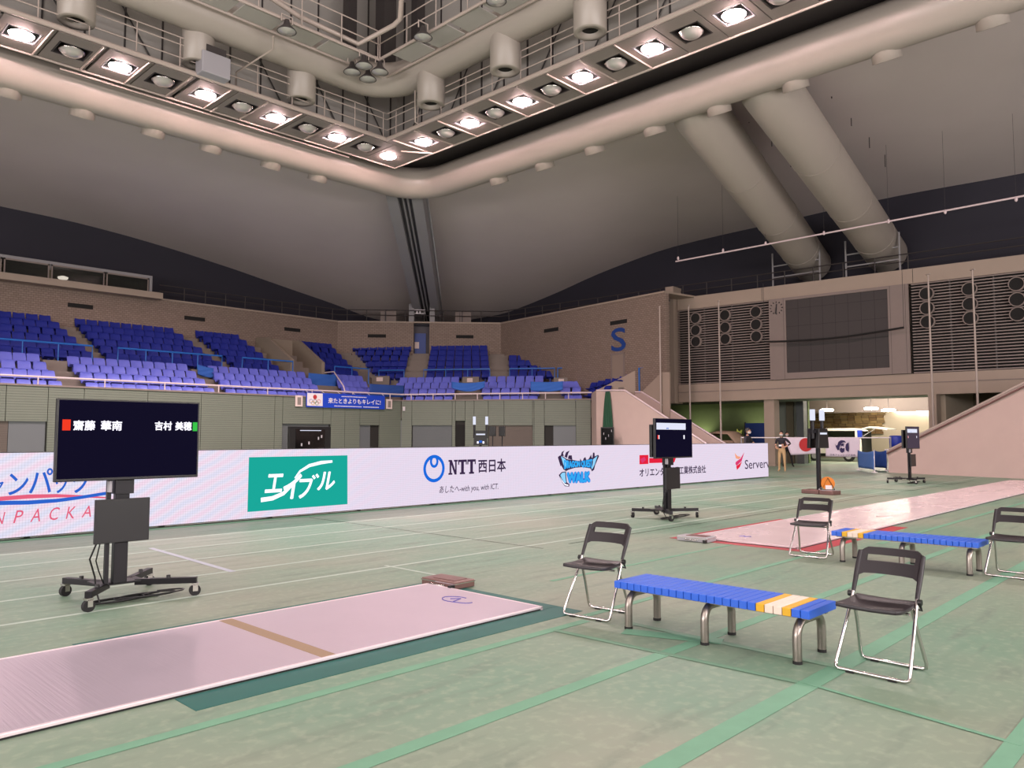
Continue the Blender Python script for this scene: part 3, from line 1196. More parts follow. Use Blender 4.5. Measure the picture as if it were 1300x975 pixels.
# thick nozzles on the upper duct
for i, (x, y) in enumerate(((97, 27), (252, 81), (380, 129), (544, 132), (641, 90), (754, 44), (-75, -30), (880, -12))):
    p = hz(x, y, 14.2)
    if x < 500 :
        p.y = 25.55
    else:
        p.x = 18.75
    t = MB().lathe([(.53, 1.55), (.53, .0), (.5, -.02), (.3, -.02), (.27, .12)], 24).build('nozzle', M['duct'], upper, loc=(p.x, p.y, 14.2))
    MB().lathe([(.0, .1), (.27, .1), (.27, .13)], 18).build('nozzle_mouth', M['void'], t)

# lower catwalk with its soffit panels
cw = thing('lighting_catwalk', 'pale ceiling catwalk of soffit panels that carries the lit lamps, with handrails', 'catwalk', (0, 0, 0))
LX = [6.17 - 2.8 * k for k in range(7, 0, -1)]
lamps_l = [3.3, 6.15, 9.0, 11.9, 14.65, 17.4]
lamps_r = [24.4, 21.6, 18.8, 16.0, 13.2, 10.4, 7.6]
pan = MB().box(-.68, .68, -1.05, 1.05, 0, .07).mesh('soffit_panel', M['soffit'])


def hole_panel(lx, ly):
    """soffit panel with a square opening for a lamp"""
    mb = MB()
    h = .48
    mb.box(-lx, -h, -ly, ly, 0, .07).box(h, lx, -ly, ly, 0, .07).box(-h, h, -ly, -h, 0, .07).box(-h, h, h, ly, 0, .07)
    return mb.mesh('soffit_panel', M['soffit'])


panh = hole_panel(.68, 1.05)


def add_panel(me, x, y, rz):
    o = bpy.data.objects.new('soffit_panel', me)
    COL.objects.link(o)
    o.parent = cw
    o.location = (x, y, Z_RING)
    o.rotation_euler = (0, 0, rz)


for x in [v for v in lamps_l] + [v + 1.4 for v in lamps_l]:
    add_panel(panh, x, 26.6, 0)
for y in [v for v in lamps_r] + [v + 1.4 for v in lamps_r[1:]] + [lamps_r[-1] - 1.4]:
    add_panel(panh, 20.15, y, PI / 2)
mb = MB()
mb.box(19.52, 21.2, 25.55, 27.65, Z_RING, Z_RING + .07)
mb.build('corner_panel', M['soffit'], cw)
mb = MB()
mb.box(19.1, 21.2, 24.4 + .7, 25.52, Z_RING, Z_RING + .07)
mb.build('corner_panel', M['soffit'], cw)
MB().box(-14, 2, 25.55, 27.65, Z_RING, Z_RING + .07).build('soffit_panel', M['soffit'], cw)
MB().box(19.1, 21.2, -9.0, 5.6, Z_RING, Z_RING + .07).build('soffit_panel', M['soffit'], cw)
MB().tube([(-13, 27.75, Z_RING), (21.25, 27.75, Z_RING), (21.25, -9, Z_RING)], .05, 6, smooth=False).build('edge_rail', M['pipe'], cw)
MB().tube([(-13, 25.45, Z_RING + .08), (19.05, 25.45, Z_RING + .08), (19.05, -9, Z_RING + .08)], .085, 8, smooth=False).build('edge_rail', M['pipe'], cw)
for z in (.5, .95, 1.2):
    MB().tube([(-13, 25.5, Z_RING + z), (19.1, 25.5, Z_RING + z), (19.1, -9, Z_RING + z)], .022, 5, smooth=False).build('handrail', M['pipe'], cw)
for k in range(14):
    MB().tube([(18.9 - 1.4 * k, 25.5, Z_RING + .1), (18.9 - 1.4 * k, 25.5, Z_RING + 1.2)], .022, 5).build('handrail_post', M['pipe'], cw)
    MB().tube([(19.1, 24.9 - 1.4 * k, Z_RING + .1), (19.1, 24.9 - 1.4 * k, Z_RING + 1.2)], .022, 5).build('handrail_post', M['pipe'], cw)
for k in range(9):   # cross pipes of the soffit and clamp brackets
    x = 17.9 - 1.4 * k
    MB().tube([(x + .02, 25.5, Z_RING - .03), (x + .02, 27.7, Z_RING - .03)], .03, 5).build('cross_pipe', M['pipe'], cw)
    y = 25.1 - 1.4 * k
    MB().tube([(19.1, y, Z_RING - .03), (21.2, y, Z_RING - .03)], .03, 5).build('cross_pipe', M['pipe'], cw)
# conduit that runs below the outer edge and the bent bracket pipes
MB().tube([(7.6, 27.95, 13.62), (18.9, 27.95, 13.62)], .035, 6).build('conduit', M['pipe'], cw)
pp = [hz(347, 46, 15.2), hz(347, 62, 15.0), hz(300, 92, 14.5), hz(299, 122, 14.0), hz(267, 142, 13.6)]
MB().tube(pp, .035, 6).build('bent_pipe', M['pipe'], cw)
pp = [hz(527, 115, 14.8), hz(527, 155, 13.9), hz(535, 160, 13.75)]
MB().tube(pp, .035, 6).build('bent_pipe', M['pipe'], cw)
pp = [hz(509, 192, 13.6), hz(549, 195, 13.55), hz(507, 208, 13.55)]
MB().tube(pp[:2], .035, 6).build('bent_pipe', M['pipe'], cw)


def ceiling_lamp(x, y, lit, label, group):
    t = thing('ceiling_lamp', label, 'ceiling lamp', (x, y, Z_RING), 0, group)
    mb = MB()
    h = .46
    mb.box(-h, -h + .03, -h, h, .0, .5).box(h - .03, h, -h, h, .0, .5).box(-h, h, -h, -h + .03, .0, .5).box(-h, h, h - .03, h, .0, .5).box(-h, h, -h, h, .48, .5)
    mb.build('recess_box', M['steel_dk'] if not lit else M['grey_box'], t)  # glow of a lit lamp put into a paler recess paint
    MB().lathe([(.12, .46), (.2, .3), (.34, .05), (.37, .0), (.35, .0), (.3, .1), (.1, .3)], 18).build('reflector', M['chrome'], t)
    if lit:
        MB().lathe([(.345, .02), (.3, -.04), (.18, -.08), (0.001, -.09)], 18).build('lamp_glass', M['lamp_on'], t)
        l = bpy.data.lights.new('lamp_beam', 'SPOT')
        l.energy = SPOT_W
        l.spot_size = math.radians(128)
        l.spot_blend = .45
        l.shadow_soft_size = .3
        l.color = LAMP_COL
        o = bpy.data.objects.new('lamp_beam', l)
        COL.objects.link(o)
        o.parent = t
        o.location = (0, 0, -.45)
    else:
        MB().lathe([(.345, .02), (.3, -.08), (.18, -.15), (0.001, -.17)], 18).build('lamp_glass', M['lamp_off'], t)
    return t


names = ['sixth', 'fifth', 'fourth', 'third', 'second', 'first']
for i, x in enumerate(lamps_l):
    ceiling_lamp(x, 26.6, True, 'lit ceiling lamp, %s from the corner along the catwalk over the long LED board' % names[i], 'lit catwalk lamps')
    ceiling_lamp(x + 1.4, 26.6, False, 'unlit ceiling lamp, %s from the corner along the catwalk over the long LED board' % names[i], 'unlit catwalk lamps')
ceiling_lamp(20.15, 26.8, True, 'lit ceiling lamp right in the corner of the ring catwalk', 'lit catwalk lamps')
names = ['first', 'second', 'third', 'fourth', 'fifth', 'sixth', 'seventh']
for i, y in enumerate(lamps_r):
    ceiling_lamp(20.15, y, True, 'lit ceiling lamp, %s from the corner along the catwalk facing the scoreboard wall' % names[i], 'lit catwalk lamps')
    ceiling_lamp(20.15, y - 1.4, False, 'unlit ceiling lamp, %s from the corner along the catwalk facing the scoreboard wall' % names[i], 'unlit catwalk lamps')
# loudspeaker box hanging beside the catwalk
p = hz(240, 105, 14.2)
t = thing('hanging_loudspeaker', 'grey box loudspeaker hung on the ring catwalk beside a thick nozzle', 'loudspeaker', (p.x, 25.2, 13.75))
MB().box(-.5, .5, -.25, .3, 0, .75).build('cabinet', M['grey_box'], t, .03)
MB().box(-.35, .35, -.2, .2, .75, 1.0).build('bracket', M['steel_dk'], t)

# upper catwalk inside the upper duct
c2 = thing('upper_catwalk', 'thin catwalk with grilles and unlit floodlights inside the upper duct', 'catwalk', (0, 0, 0))
ZB = 15.6
for a in (24.15, 23.1):
    k = a - 24.15
    MB().tube([(-9, a, ZB), (17.95 + k, a, ZB), (17.95 + k, -6, ZB)], .06, 6, smooth=False).build('edge_beam', M['pipe'], c2)
for i in range(12):
    x = 16.3 - i * 1.6
    MB().box(x - 1.5, x - .1, 23.2, 24.05, ZB - .02, ZB + .02).build('grille', M['inner_wall'], c2)
    y = 22.5 - i * 1.6
    MB().box(16.98, 17.85, y - 1.5, y - .1, ZB - .02, ZB + .02).build('grille', M['inner_wall'], c2)
for z in (.55, 1.05):
    MB().tube([(-9, 23.05, ZB + z), (16.85, 23.05, ZB + z), (16.85, -6, ZB + z)], .025, 5, smooth=False).build('handrail', M['pipe'], c2)
for i in range(8):
    MB().tube([(16.8 - i * 1.6, 23.05, ZB), (16.8 - i * 1.6, 23.05, ZB + 1.05)], .022, 5).build('handrail_post', M['pipe'], c2)
    MB().tube([(16.85, 23.0 - i * 1.6, ZB), (16.85, 23.0 - i * 1.6, ZB + 1.05)], .022, 5).build('handrail_post', M['pipe'], c2)
MB().tube([(x, y, z) for x, y, z in [tuple(hz(250, -65, 16.2)), tuple(hz(380, 21, 16.0)), tuple(hz(455, 56, 15.9)), tuple(hz(500, 32, 16.0)), tuple(hz(508, 24, 16.1)), tuple(hz(510, -10, 16.6))]], .09, 8).build('thick_pipe', M['pipe'], c2)


def floodlight(p, label):
    t = thing('floodlight', label, 'floodlight', p, 0, 'unlit floodlights of the upper catwalk')
    MB().lathe([(.08, .4), (.12, .22), (.3, .04), (.33, .0), (.3, .0)], 18).build('shade', M['steel_dk'], t)
    MB().lathe([(.3, .0), (.22, -.05), (0.001, -.08)], 16).build('lens', M['lamp_off'], t)
    MB().tube([(-.2, 0, .3), (-.2, 0, .55), (.2, 0, .55), (.2, 0, .3)], .025, 5, smooth=False).build('yoke', M['pipe'], t)


for (x, y), w in (((447, 92), 'on the side of the long board'), ((467, 101), 'lowest of the cluster'), ((462, 84), 'topmost of the cluster'), ((482, 92), 'on the side of the scoreboard')):
    p = hz(x, y, 15.1)
    floodlight(p, 'unlit round floodlight in the corner cluster of four, %s' % w)
for (x, y), w in (((364, 40), 'alone on the catwalk over the long board'), ((537, 48), 'alone on the catwalk nearest the corner cluster'), ((630, 2), 'alone on the catwalk over the scoreboard side')):
    floodlight(hz(x, y, 15.15), 'unlit round floodlight, %s' % w)

# the two fat ducts that drop from the ring to the scoreboard wall
for k, (a, b) in enumerate((((24.0, 14.3, 13.8), (41.0, 16.9, 10.75)), ((24.0, 11.6, 13.8), (41.0, 13.1, 10.7)))):
    t = thing('sloping_duct', ('fat sloping round duct nearer the corner, running down behind the pale batten' if k == 0 else 'fat sloping round duct farther from the corner, running down over the scoreboard'),
              'air duct', (0, 0, 0), 0, 'sloping ducts over the scoreboard')
    MB().tube([a, Vector(a).lerp(Vector(b), .06), b], [.6, .97, .97], 24).build('duct_tube', M['duct'], t)
    for f in (.35, .62, .85):
        p, q = Vector(a).lerp(Vector(b), f), Vector(a).lerp(Vector(b), f + .004)
        MB().tube([p, q], .985, 24).build('joint_band', M['duct'], t)
    st = MB()
    for dy in (-1.25, 1.25):
        st.tube([(38.9, b[1] + dy, 9.3), (38.9, b[1] + dy, 11.2)], .05, 6)
    for z in (9.9, 10.5):
        st.tube([(38.9, b[1] - 1.25, z), (38.9, b[1] + 1.25, z)], .04, 6)
    st.build('support_frame', M['rib'], t)
# thin rods that hang from the ceiling between and beside the fat ducts
for i, (x, y) in enumerate(((919, 118), (951, 156), (980, 186), (1004, 212), (1027, 233), (1027, 83), (1056, 125), (1081, 160), (1104, 188), (1124, 212))):
    X = 27 + 2.3 * (i % 5)
    p = atX(x, y, X)
    q = Vector((p.x, p.y, 14.6 - .05 * (X - 27)))
    o = MB().tube([p, q], .02, 5).build('hanger_rod', M['steel_dk'])
    tag(o, '%s thin rod from the ring, on the ceiling %s' % (['first', 'second', 'third', 'fourth', 'fifth'][i % 5], 'between the two fat ducts' if i < 5 else 'past the fat scoreboard duct'), 'rod', 'ceiling hanger rods')
for i, (x, y) in enumerate(((857, 265), (915, 250), (1122, 199), (1196, 185), (1285, 169), (1170, 55), (1060, 84), (724, 199), (836, 214))):
    for dx, dy in ((0, 0), (4, 2)):
        p = atX(x + dx, y + dy, 38 if y > 150 else 30)
        MB().lathe([(0.001, 0), (.1, 0), (.1, .3)], 8).build('cable_hole', M['void'], c_right, loc=(p.x, p.y, p.z - .03))

# pale batten with bulbs
bt = thing('light_batten', 'long thin pale batten with small bulbs hung before the dark clerestory', 'batten', (0, 0, 0))
XBt = 34.3
p, q = atX(858, 332, XBt), atX(1330, 243, XBt)
MB().tube([p, q], .04, 6).build('bar', M['white_rail'], bt)
for x, y in ((861, 327), (918, 317), (972, 308), (1046, 295), (1128, 280), (1200, 268), (1290, 252)):
    c = atX(x, y + 1, XBt)
    MB().lathe([(0.001, -.1), (.05, -.06), (.06, 0), (.04, .08), (0.001, .1)], 8).build('bulb', M['white_rail'], bt, loc=c)
    MB().tube([c, (c.x, c.y, 13.9)], .006, 4).build('wire', M['steel_dk'], bt)

# ================================================================== STANDS
# walkway rails on top of the upper walls
rl = MB()
pts = [(17.6, 44.55), (29.4, 44.55), (37.65, 37.25), (37.9, 26)]
for z in (9.75, 10.1):
    rl.tube([(x, y, z) for x, y in pts[:3]] + [(37.9, 33, z), (38.3, 24, z), (39.2, 5, z)], .03, 5, smooth=False)
o = rl.build('walkway_rail', M['steel_dk'])
tag(o, 'long dark rail on the walkway that tops the beige upper walls', 'rail')
pm = MB().tube([(0, 0, 9.3), (0, 0, 10.1)], .03, 5).mesh('rail_post', M['steel_dk'])
for i in range(46):
    if 8 < i < 20:
        continue
    if i < 20:
        x, y = 29 - i * 1.25, 44.55
    elif i < 28:
        x, y = lerp((29.4, 44.55), (37.65, 37.25), (i - 19.5) / 8.5)
    else:
        x, y = lerp((37.75, 36.5), (38.9, 10), (i - 28) / 18)
    p = bpy.data.objects.new('rail_post', pm)
    COL.objects.link(p)
    p.parent = o
    p.location = (x, y, 0)
# front rail of the podium
rl = MB()
rl.tube([(-6, 36.55, 4.0), (28.6, 36.6, 4.0), (35.05, 27.3, 4.02)], .045, 6, smooth=False)
o = rl.build('podium_rail', M['white_rail'])
tag(o, 'long white front rail along the podium edge before the pale blue seats', 'rail')
pm = MB().tube([(0, 0, 3.65), (0, 0, 4.0)], .03, 5).mesh('rail_post', M['white_rail'])
for i in range(20):
    x, y = (27.8 - i * 2.6, 36.55) if i < 12 else lerp((28.6, 36.6), (35.05, 27.3), (i - 11.5) / 8.5)
    p = bpy.data.objects.new('rail_post', pm)
    COL.objects.link(p)
    p.parent = o
    p.location = (x, y, 0)


def seat_mesh(name, m):
    mb = MB()
    w = .257
    rows = []
    for j, (y, z, k) in enumerate(((.12, .30, .95), (.19, .42, 1), (.26, .60, 1), (.33, .75, .98), (.37, .80, .9))):
        rows.append([(w * k * s, y - .035 * abs(s) ** 2, z - .015 * s * s) for s in (-1, -.5, 0, .5, 1)])
    mb.grid(rows)
    mb.grid([[(p[0], p[1] + .05, p[2]) for p in r][::-1] for r in rows])
    for a in (0, -1):
        mb.quad(*[v for v in (rows[0][a], rows[-1][a], (rows[-1][a][0], rows[-1][a][1] + .05, rows[-1][a][2]), (rows[0][a][0], rows[0][a][1] + .05, rows[0][a][2]))])
    mb.quad(rows[-1][0], rows[-1][4], (rows[-1][4][0], rows[-1][4][1] + .05, rows[-1][4][2]), (rows[-1][0][0], rows[-1][0][1] + .05, rows[-1][0][2]))
    mb.prism([(-.215, .19, .33), (-.215, -.16, .42), (-.215, -.2, .38), (-.215, .17, .27)], (.43, 0, 0))
    mb.box(-.05, .05, .06, .2, 0, .3)
    return mb, mb.mesh(name, m)


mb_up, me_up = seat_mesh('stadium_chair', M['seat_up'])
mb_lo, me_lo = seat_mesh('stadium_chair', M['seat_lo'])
ORD = ['first', 'second', 'third', 'fourth', 'fifth', 'sixth', 'seventh', 'eighth', 'ninth', 'tenth', 'eleventh', 'twelfth', 'thirteenth', 'fourteenth', 'fifteenth', 'sixteenth']


def row_poly(tier, r):
    if tier == 'lo':
        return poly_between(G0, G1, (r + .55) / 4), LZ[r]
    return poly_between(G1b, G2, (r + .55) / 6), UZ[r]


# block: tier, section (0 along the long board, 1 across the corner), picture columns of its ends at the front row and at the back row, name
BLOCKS = [
    ('lo', 0, -20, 83, -20, 52, 'lower block beside the large monitor'),
    ('lo', 0, 112, 276, 86, 241, 'lower block over the large monitor'),
    ('lo', 0, 290, 416, 266, 391, 'lower block below the concrete stair walls'),
    ('lo', 0, 443, 480, 426, 464, 'lower block next to the banner end'),
    ('lo', 1, 513, 574, 495, 582, 'lower corner block below the blue door'),
    ('lo', 1, 612, 682, 606, 690, 'lower corner block between the two draped cloths'),
    ('lo', 1, 716, 738, 702, 738, 'lower corner block beside the ramp wall'),
    ('up', 0, -20, 122, -20, 66, 'dark upper block under the control booth'),
    ('up', 0, 138, 285, 95, 223, 'dark upper block between the two vent slots'),
    ('up', 0, 300, 358, 250, 306, 'dark upper block before the concrete stair walls'),
    ('up', 0, 424, 458, 379, 424, 'dark upper block past the concrete stair walls'),
    ('up', 1, 478, 512, 447, 522, 'dark upper corner block before the blue door'),
    ('up', 1, 540, 622, 547, 619, 'dark upper corner block past the blue door'),
    ('up', 1, 646, 704, 645, 662, 'dark stepped upper block beside the letter wall'),
]
seats = []
for tier, sec, f0, f1, b0, b1, bname in BLOCKS:
    nr = 4 if tier == 'lo' else 6
    for r in range(nr):
        poly, z = row_poly(tier, r)
        if bname.startswith('dark stepped') and r > 3:
            continue
        t = r / (nr - 1)
        a, b = poly[sec], poly[sec + 1]
        p, q = (onv(x, 470 - 40 * (tier == 'up'), a, b) for x in (f0 + (b0 - f0) * t, f1 + (b1 - f1) * t))
        dvec = Vector((q.x - p.x, q.y - p.y, 0))
        n = max(1, int(round(dvec.length / .56)))
        u = dvec.normalized()
        ang = math.atan2(u.y, u.x)
        for i in range(n):
            c = Vector((p.x, p.y, z)) + u * (dvec.length * (i + .5) / n)
            px_ = 650 + FPX * (c - CAM).dot(RT) / (c - CAM).dot(FW)
            if tier == 'lo' and sec == 1 and r == 3 and any(a0 < px_ < a1 for a0, a1 in ((464, 502), (579, 616), (695, 732))):
                continue   # the grey end boxes stand here
            seats.append((c.length, c, ang, tier, r, i, bname))
kname = 'end seats along the letter wall'
for r, (a, b, x0, x1, y0, y1) in enumerate((((35.75, 32), (34.95, 26.3), 742, 772, 495, 488), ((36.45, 32), (35.6, 25.6), 745, 792, 486, 472.5))):
    p, q = onv(x0, y0, a, b), onv(x1, y1, a, b)
    n = int((q - p).length / .56)
    u = (q - p).to_2d().normalized()
    for i in range(n):
        c = p.lerp(q, (i + .5) / n)
        c.z -= .80
        seats.append((c.length, c, math.atan2(u.y, u.x), 'up', r, i, kname))
        struct(MB().box(c.x - .1, c.x + .35, c.y - .28, c.y + .28, 2.6, c.z).build('floor_end_step', M['concrete']))
seats.sort(key=lambda s: s[0])


def in_view(c):
    v = c - CAM
    w = v.dot(FW)
    x = 650 + FPX * v.dot(RT) / w
    return -6 < x < 1306


front = [s for s in seats if in_view(s[1])]
rest = front[300:]
for d_, c, ang, tier, r, i, bname in front[:300]:
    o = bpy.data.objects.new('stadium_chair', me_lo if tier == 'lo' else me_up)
    COL.objects.link(o)
    o.location = c
    o.rotation_euler = (0, 0, ang)
    tag(o, '%s row, %s blue seat along, %s' % (ORD[r], ORD[i], bname), 'seat', 'seats of the ' + bname)
for tier, src, m in (('lo', mb_lo, 'seat_lo'), ('up', mb_up, 'seat_up')):
    big = MB()
    for d_, c, ang, tr, r, i, bname in rest:
        if tr == tier:
            big.T = Matrix.Translation(c) @ Matrix.Rotation(ang, 4, 'Z')
            big._add(src.v, src.f)
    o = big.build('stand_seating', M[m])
    tag(o, 'remaining %s seats of the corner blocks' % ('pale blue lower' if tier == 'lo' else 'dark blue upper'), 'seating', None, 'stuff')


# blue rails before the upper seats
def blue_rail(pts, label):
    t = thing('stand_rail', label, 'rail', (0, 0, 0), 0, 'blue rails of the stands')
    P = [Vector(p) for p in pts]
    MB().tube([P[0] + Vector((0, 0, -.95))] + P + [P[-1] + Vector((0, 0, -.95))], .045, 6, smooth=False).build('top_bar', M['blue_rail'], t)
    n = max(1, int((P[-1] - P[0]).length / 1.1))
    for i in range(1, n):
        q = P[0].lerp(P[-1], i / n)
        MB().tube([q, q + Vector((0, 0, -.95))], .028, 5).build('post', M['blue_rail'], t)


for x0, x1, w in ((-20, 117, 'under the control booth'), (150, 282, 'between the two vent slots'), (308, 372, 'before the concrete stair walls')):
    a, b = atY(x0, 440, 40.15), atY(x1, 450, 40.15)
    blue_rail([(a.x, 40.15, 5.85), (b.x, 40.15, 5.85)], 'blue tube rail along the front of the upper seats %s' % w)
for x0, x1, w in ((425, 468, 'past the concrete stair walls'),):
    a, b = atY(x0, 462, 40.15), atY(x1, 466, 40.15)
    blue_rail([(a.x, 40.15, 5.75), (b.x, 40.15, 5.75)], 'blue tube rail along the front of the upper seats %s' % w)
A, B = G1b[1], G1b[2]
for x0, x1, w in ((481, 513, 'before the blue door'), (538, 622, 'past the blue door'), (647, 704, 'beside the letter wall'), (708, 738, 'at the end of the corner seats')):
    a, b = onv(x0, 468, A, B), onv(x1, 468, A, B)
    blue_rail([(a.x, a.y, 5.75), (b.x, b.y, 5.75)], 'blue tube rail of the corner stand %s' % w)
# stair flights between the corner blocks
for k, (f0, f1, b0, b1, w) in enumerate(((513, 539, 524, 545, 'below the blue door'), (623, 645, 621, 644, 'beside the letter wall'), (458, 478, 426, 446, 'in the fold of the corner'))):
    st = MB()
    for r in range(12):
        t = r / 11
        poly = poly_between(G1b, G2, (r + .5) / 12 * .98)
        a, b = (onv(f0 + (b0 - f0) * t, 460, poly[1], poly[2]), onv(f1 + (b1 - f1) * t, 460, poly[1], poly[2]))
        z = 4.75 + .215 * r
        u = (b - a).to_2d().normalized()
        n2 = Vector((-u.y, u.x, 0)) * .45
        st.prism([(a.x, a.y, z - .3), (b.x, b.y, z - .3), (b.x, b.y, z), (a.x, a.y, z)], n2)
    struct(st.build('floor_stair_flight', M['concrete']))


for k, (f0, f1, b0, b1) in enumerate(((122, 138, 66, 95), (285, 300, 223, 250))):
    st = MB()
    for r in range(12):
        t = r / 11
        y = 40.25 + 4.2 * r / 12
        a, b = atY(f0 + (b0 - f0) * t, 450, y), atY(f1 + (b1 - f1) * t, 450, y)
        st.box(a.x, b.x, y, 44.45, 4.6, 4.78 + .215 * r)
    struct(st.build('floor_stair_flight', M['concrete']))


def drape(name, P, Q, drop, m, label, sag=.35, w=.0):
    """cloth slung between two points"""
    rows = []
    P, Q = Vector(P), Vector(Q)
    n = Vector((-(Q - P).y, (Q - P).x, 0)).normalized()
    if n.dot(-P) < 0:
        n = -n
    for j in range(9):
        v = j / 8
        r = []
        for i in range(17):
            s = i / 16
            sg = sag * (4 * s * (1 - s))
            z = -sg * (.35 + .65 * v) - drop * v
            r.append(P.lerp(Q, s) + Vector((0, 0, z)) + n * (.06 * math.sin(s * 9 + v * 14) * (.3 + sg) + w))
        rows.append(r)
    mb = MB()
    mb.grid(rows)
    o = mb.build(name, m)
    so = o.modifiers.new('cloth_thickness', 'SOLIDIFY')
    so.thickness = .012
    tag(o, label, 'cloth', 'blue cloths hung in the stands')
    return o


Lc = poly_between(G0, G1, .1)
a, b = onv(574, 486, Lc[1], Lc[2]), onv(616, 486, Lc[1], Lc[2])
drape('draped_cloth', (a.x, a.y, 4.75), (b.x, b.y, 4.75), .35, M['blue_cloth'], 'blue cloth slung in a curve over corner seats, below the tall stair flight', .25, .15)
a, b = onv(674, 486, Lc[1], Lc[2]), onv(715, 486, Lc[1], Lc[2])
drape('draped_cloth', (a.x, a.y, 4.7), (b.x, b.y, 4.7), .5, M['blue_cloth'], 'blue cloth hung over corner seats beside the ramp wall', .1, .15)
a, b = onv(468, 486, Lc[0], Lc[1]), onv(512, 487, Lc[1], Lc[2])
drape('draped_cloth', (a.x, a.y, 4.55), (b.x, b.y, 4.55), .7, M['blue_cloth2'], 'dark blue cloth closing the gap between seats above the banner end', .02, .1)
a, b = atY(388, 474, 39.9), atY(424, 474, 39.9)
drape('draped_cloth', (a.x, 39.6, 5.2), (b.x, 39.6, 5.2), .8, M['blue_cloth'], 'blue cloth beside the pale handrail of the aisle', .05)
a, b = atY(248, 462, 39.9), atY(268, 462, 39.9)
drape('draped_cloth', (a.x, 39.6, 5.25), (b.x, 39.6, 5.1), .5, M['blue_cloth'], 'small blue cloth over the gap between the two lower seat blocks', .05)
p = [atY(424, 472, 39.0), atY(436, 490, 37.4), atY(438, 497, 37.2)]
tag(MB().tube([atY(412, 473, 39.8)] + p, .04, 6).build('aisle_handrail', M['white_rail']), 'pale bent handrail of the aisle above the banner', 'handrail')
# small signs on the stand end boxes
for x0, x1, y0, y1, w in ((478, 486, 479, 484, 'nearer the fold of the corner'), (593, 600, 480, 485, 'over the draped cloth'), (709, 716, 481, 486, 'near the ramp wall')):
    Lb = poly_between(G0, G1, .93)
    p, q = onv(x0, y0, Lb[1], Lb[2]), onv(x1, y1, Lb[1], Lb[2])
    bx0, bx1 = onv(x0 - 6, y0, Lb[1], Lb[2]), onv(x1 + 8, y0, Lb[1], Lb[2])
    f = Fr(bx0[:2], bx1[:2])
    mb = MB()
    f.box(mb, 0, f.L, -.15, .0, 4.4, p.z + .08)
    t = mb.build('end_box', M['concrete'])
    tag(t, 'grey end box with a small white notice among seats, %s' % w, 'box', 'end boxes of the corner seats')
    mb = MB()
    f.box(mb, f.s(p), f.s(q), .0, .02, q.z, p.z)
    mb.build('notice', M['paper'], t)

# control booth on the upper wall
bo = thing('control_booth', 'long glazed control booth with a pale ledge on the upper wall', 'booth', (0, 0, 0))
MB().box(-6, 17.45, 43.7, 44.6, 9.16, 9.5).build('ledge', M['beige'], bo)
MB().box(-6, 17.1, 45.9, 46.1, 9.5, 10.45).build('back_wall', M['dim_wall'], bo)
MB().box(-6, 17.1, 44.35, 46.1, 10.35, 10.5).build('roof', M['rib'], bo)
MB().box(16.95, 17.1, 44.35, 46, 9.5, 10.35).build('end_wall', M['rib'], bo)
for i, (x0, x1) in enumerate(((3, 9.85), (9.95, 11.95), (12.05, 14.6), (14.7, 16.9))):
    f = MB()
    f.box(x0, x1, 44.35, 44.42, 9.5, 9.56).box(x0, x1, 44.35, 44.42, 10.27, 10.35).box(x0, x0 + .06, 44.35, 44.42, 9.5, 10.35).box(x1 - .06, x1, 44.35, 44.42, 9.5, 10.35)
    f = f.build('window_frame', M['beige_dk'], bo)
    MB().box(x0 + .06, x1 - .06, 44.38, 44.39, 9.56, 10.27).build('pane', M['glass'], f)
MB().lathe([(0.001, -.12), (.22, -.1), (.26, .0), (.1, .06)], 12).build('booth_lamp', M['booth_glow'], bo, loc=(12.75, 44.9, 9.86))
MB().box(13.3, 15, 45.2, 45.6, 9.5, 9.85).build('desk', M['brown_case'], bo)
MB().box(10.2, 11.6, 45.2, 45.6, 9.5, 9.9).build('desk', M['steel_dk'], bo)
# white cabinets and exit sign on the corner walkway
for x0, x1, w in ((483, 503, 'nearer the long board'), (578, 598, 'past the ceiling rib')):
    a, b = onv(x0, 400, (29.6, 45.1), (38.1, 37.8)), onv(x1, 400, (29.6, 45.1), (38.1, 37.8))
    f = Fr(a[:2], b[:2])
    mb = MB()
    f.box(mb, 0, f.L, -.5, 0, 9.32, 10.15)
    t = mb.build('cabinet', M['beige_dk'])
    tag(t, 'pale cabinet on the walkway above the corner wall, %s' % w, 'cabinet', 'walkway cabinets')
    mb = MB()
    f.box(mb, .3, .34, 0, .01, 9.35, 10.12)
    mb.build('door_joint', M['steel_dk'], t)
p = onv(532, 399, (30, 44.8), (38.2, 37.6))
f = Fr((p.x - .4, p.y + .35), (p.x + .4, p.y - .35))
mb = MB()
f.box(mb, .1, .95, .0, .06, 9.95, 10.25)
ex = mb.build('exit_sign', M['white'])
tag(ex, 'small pale exit sign hung at the foot of the ceiling rib', 'sign')
mb = MB()
f.box(mb, .2, .35, .061, .066, 10.0, 10.2)
f.box(mb, .45, .55, .061, .066, 10.0, 10.2)
f.box(mb, .65, .85, .061, .066, 10.0, 10.2)
mb.build('sign_mark', M['steel_dk'], ex)

# ================================================================== LED BOARD
YB = 13.12
led = thing('led_board', 'long white LED advertising board with sponsor logos across the hall floor', 'LED board', (0, 0, 0))
MB().box(-3, 27.38, YB + .006, YB + .2, .03, 1.275).build('cabinet', M['black'], led)
MB().quad((-3, YB, .04), (27.38, YB, .04), (27.38, YB, 1.265), (-3, YB, 1.265)).build('picture', M['led'], led)
MB().quad((27.384, YB + .01, .04), (27.384, YB + .12, .04), (27.384, YB + .12, 1.265), (27.384, YB + .01, 1.265)).build('end_cap', M['e_bar'], led)
for k in range(16):
    MB().box(-2.5 + 1.98 * k - .04, -2.5 + 1.98 * k + .04, YB + .2, YB + .55, 0, .05).build('foot', M['black'], led)
XU, ZU = Vector((1, 0, 0)), Vector((0, 0, 1))


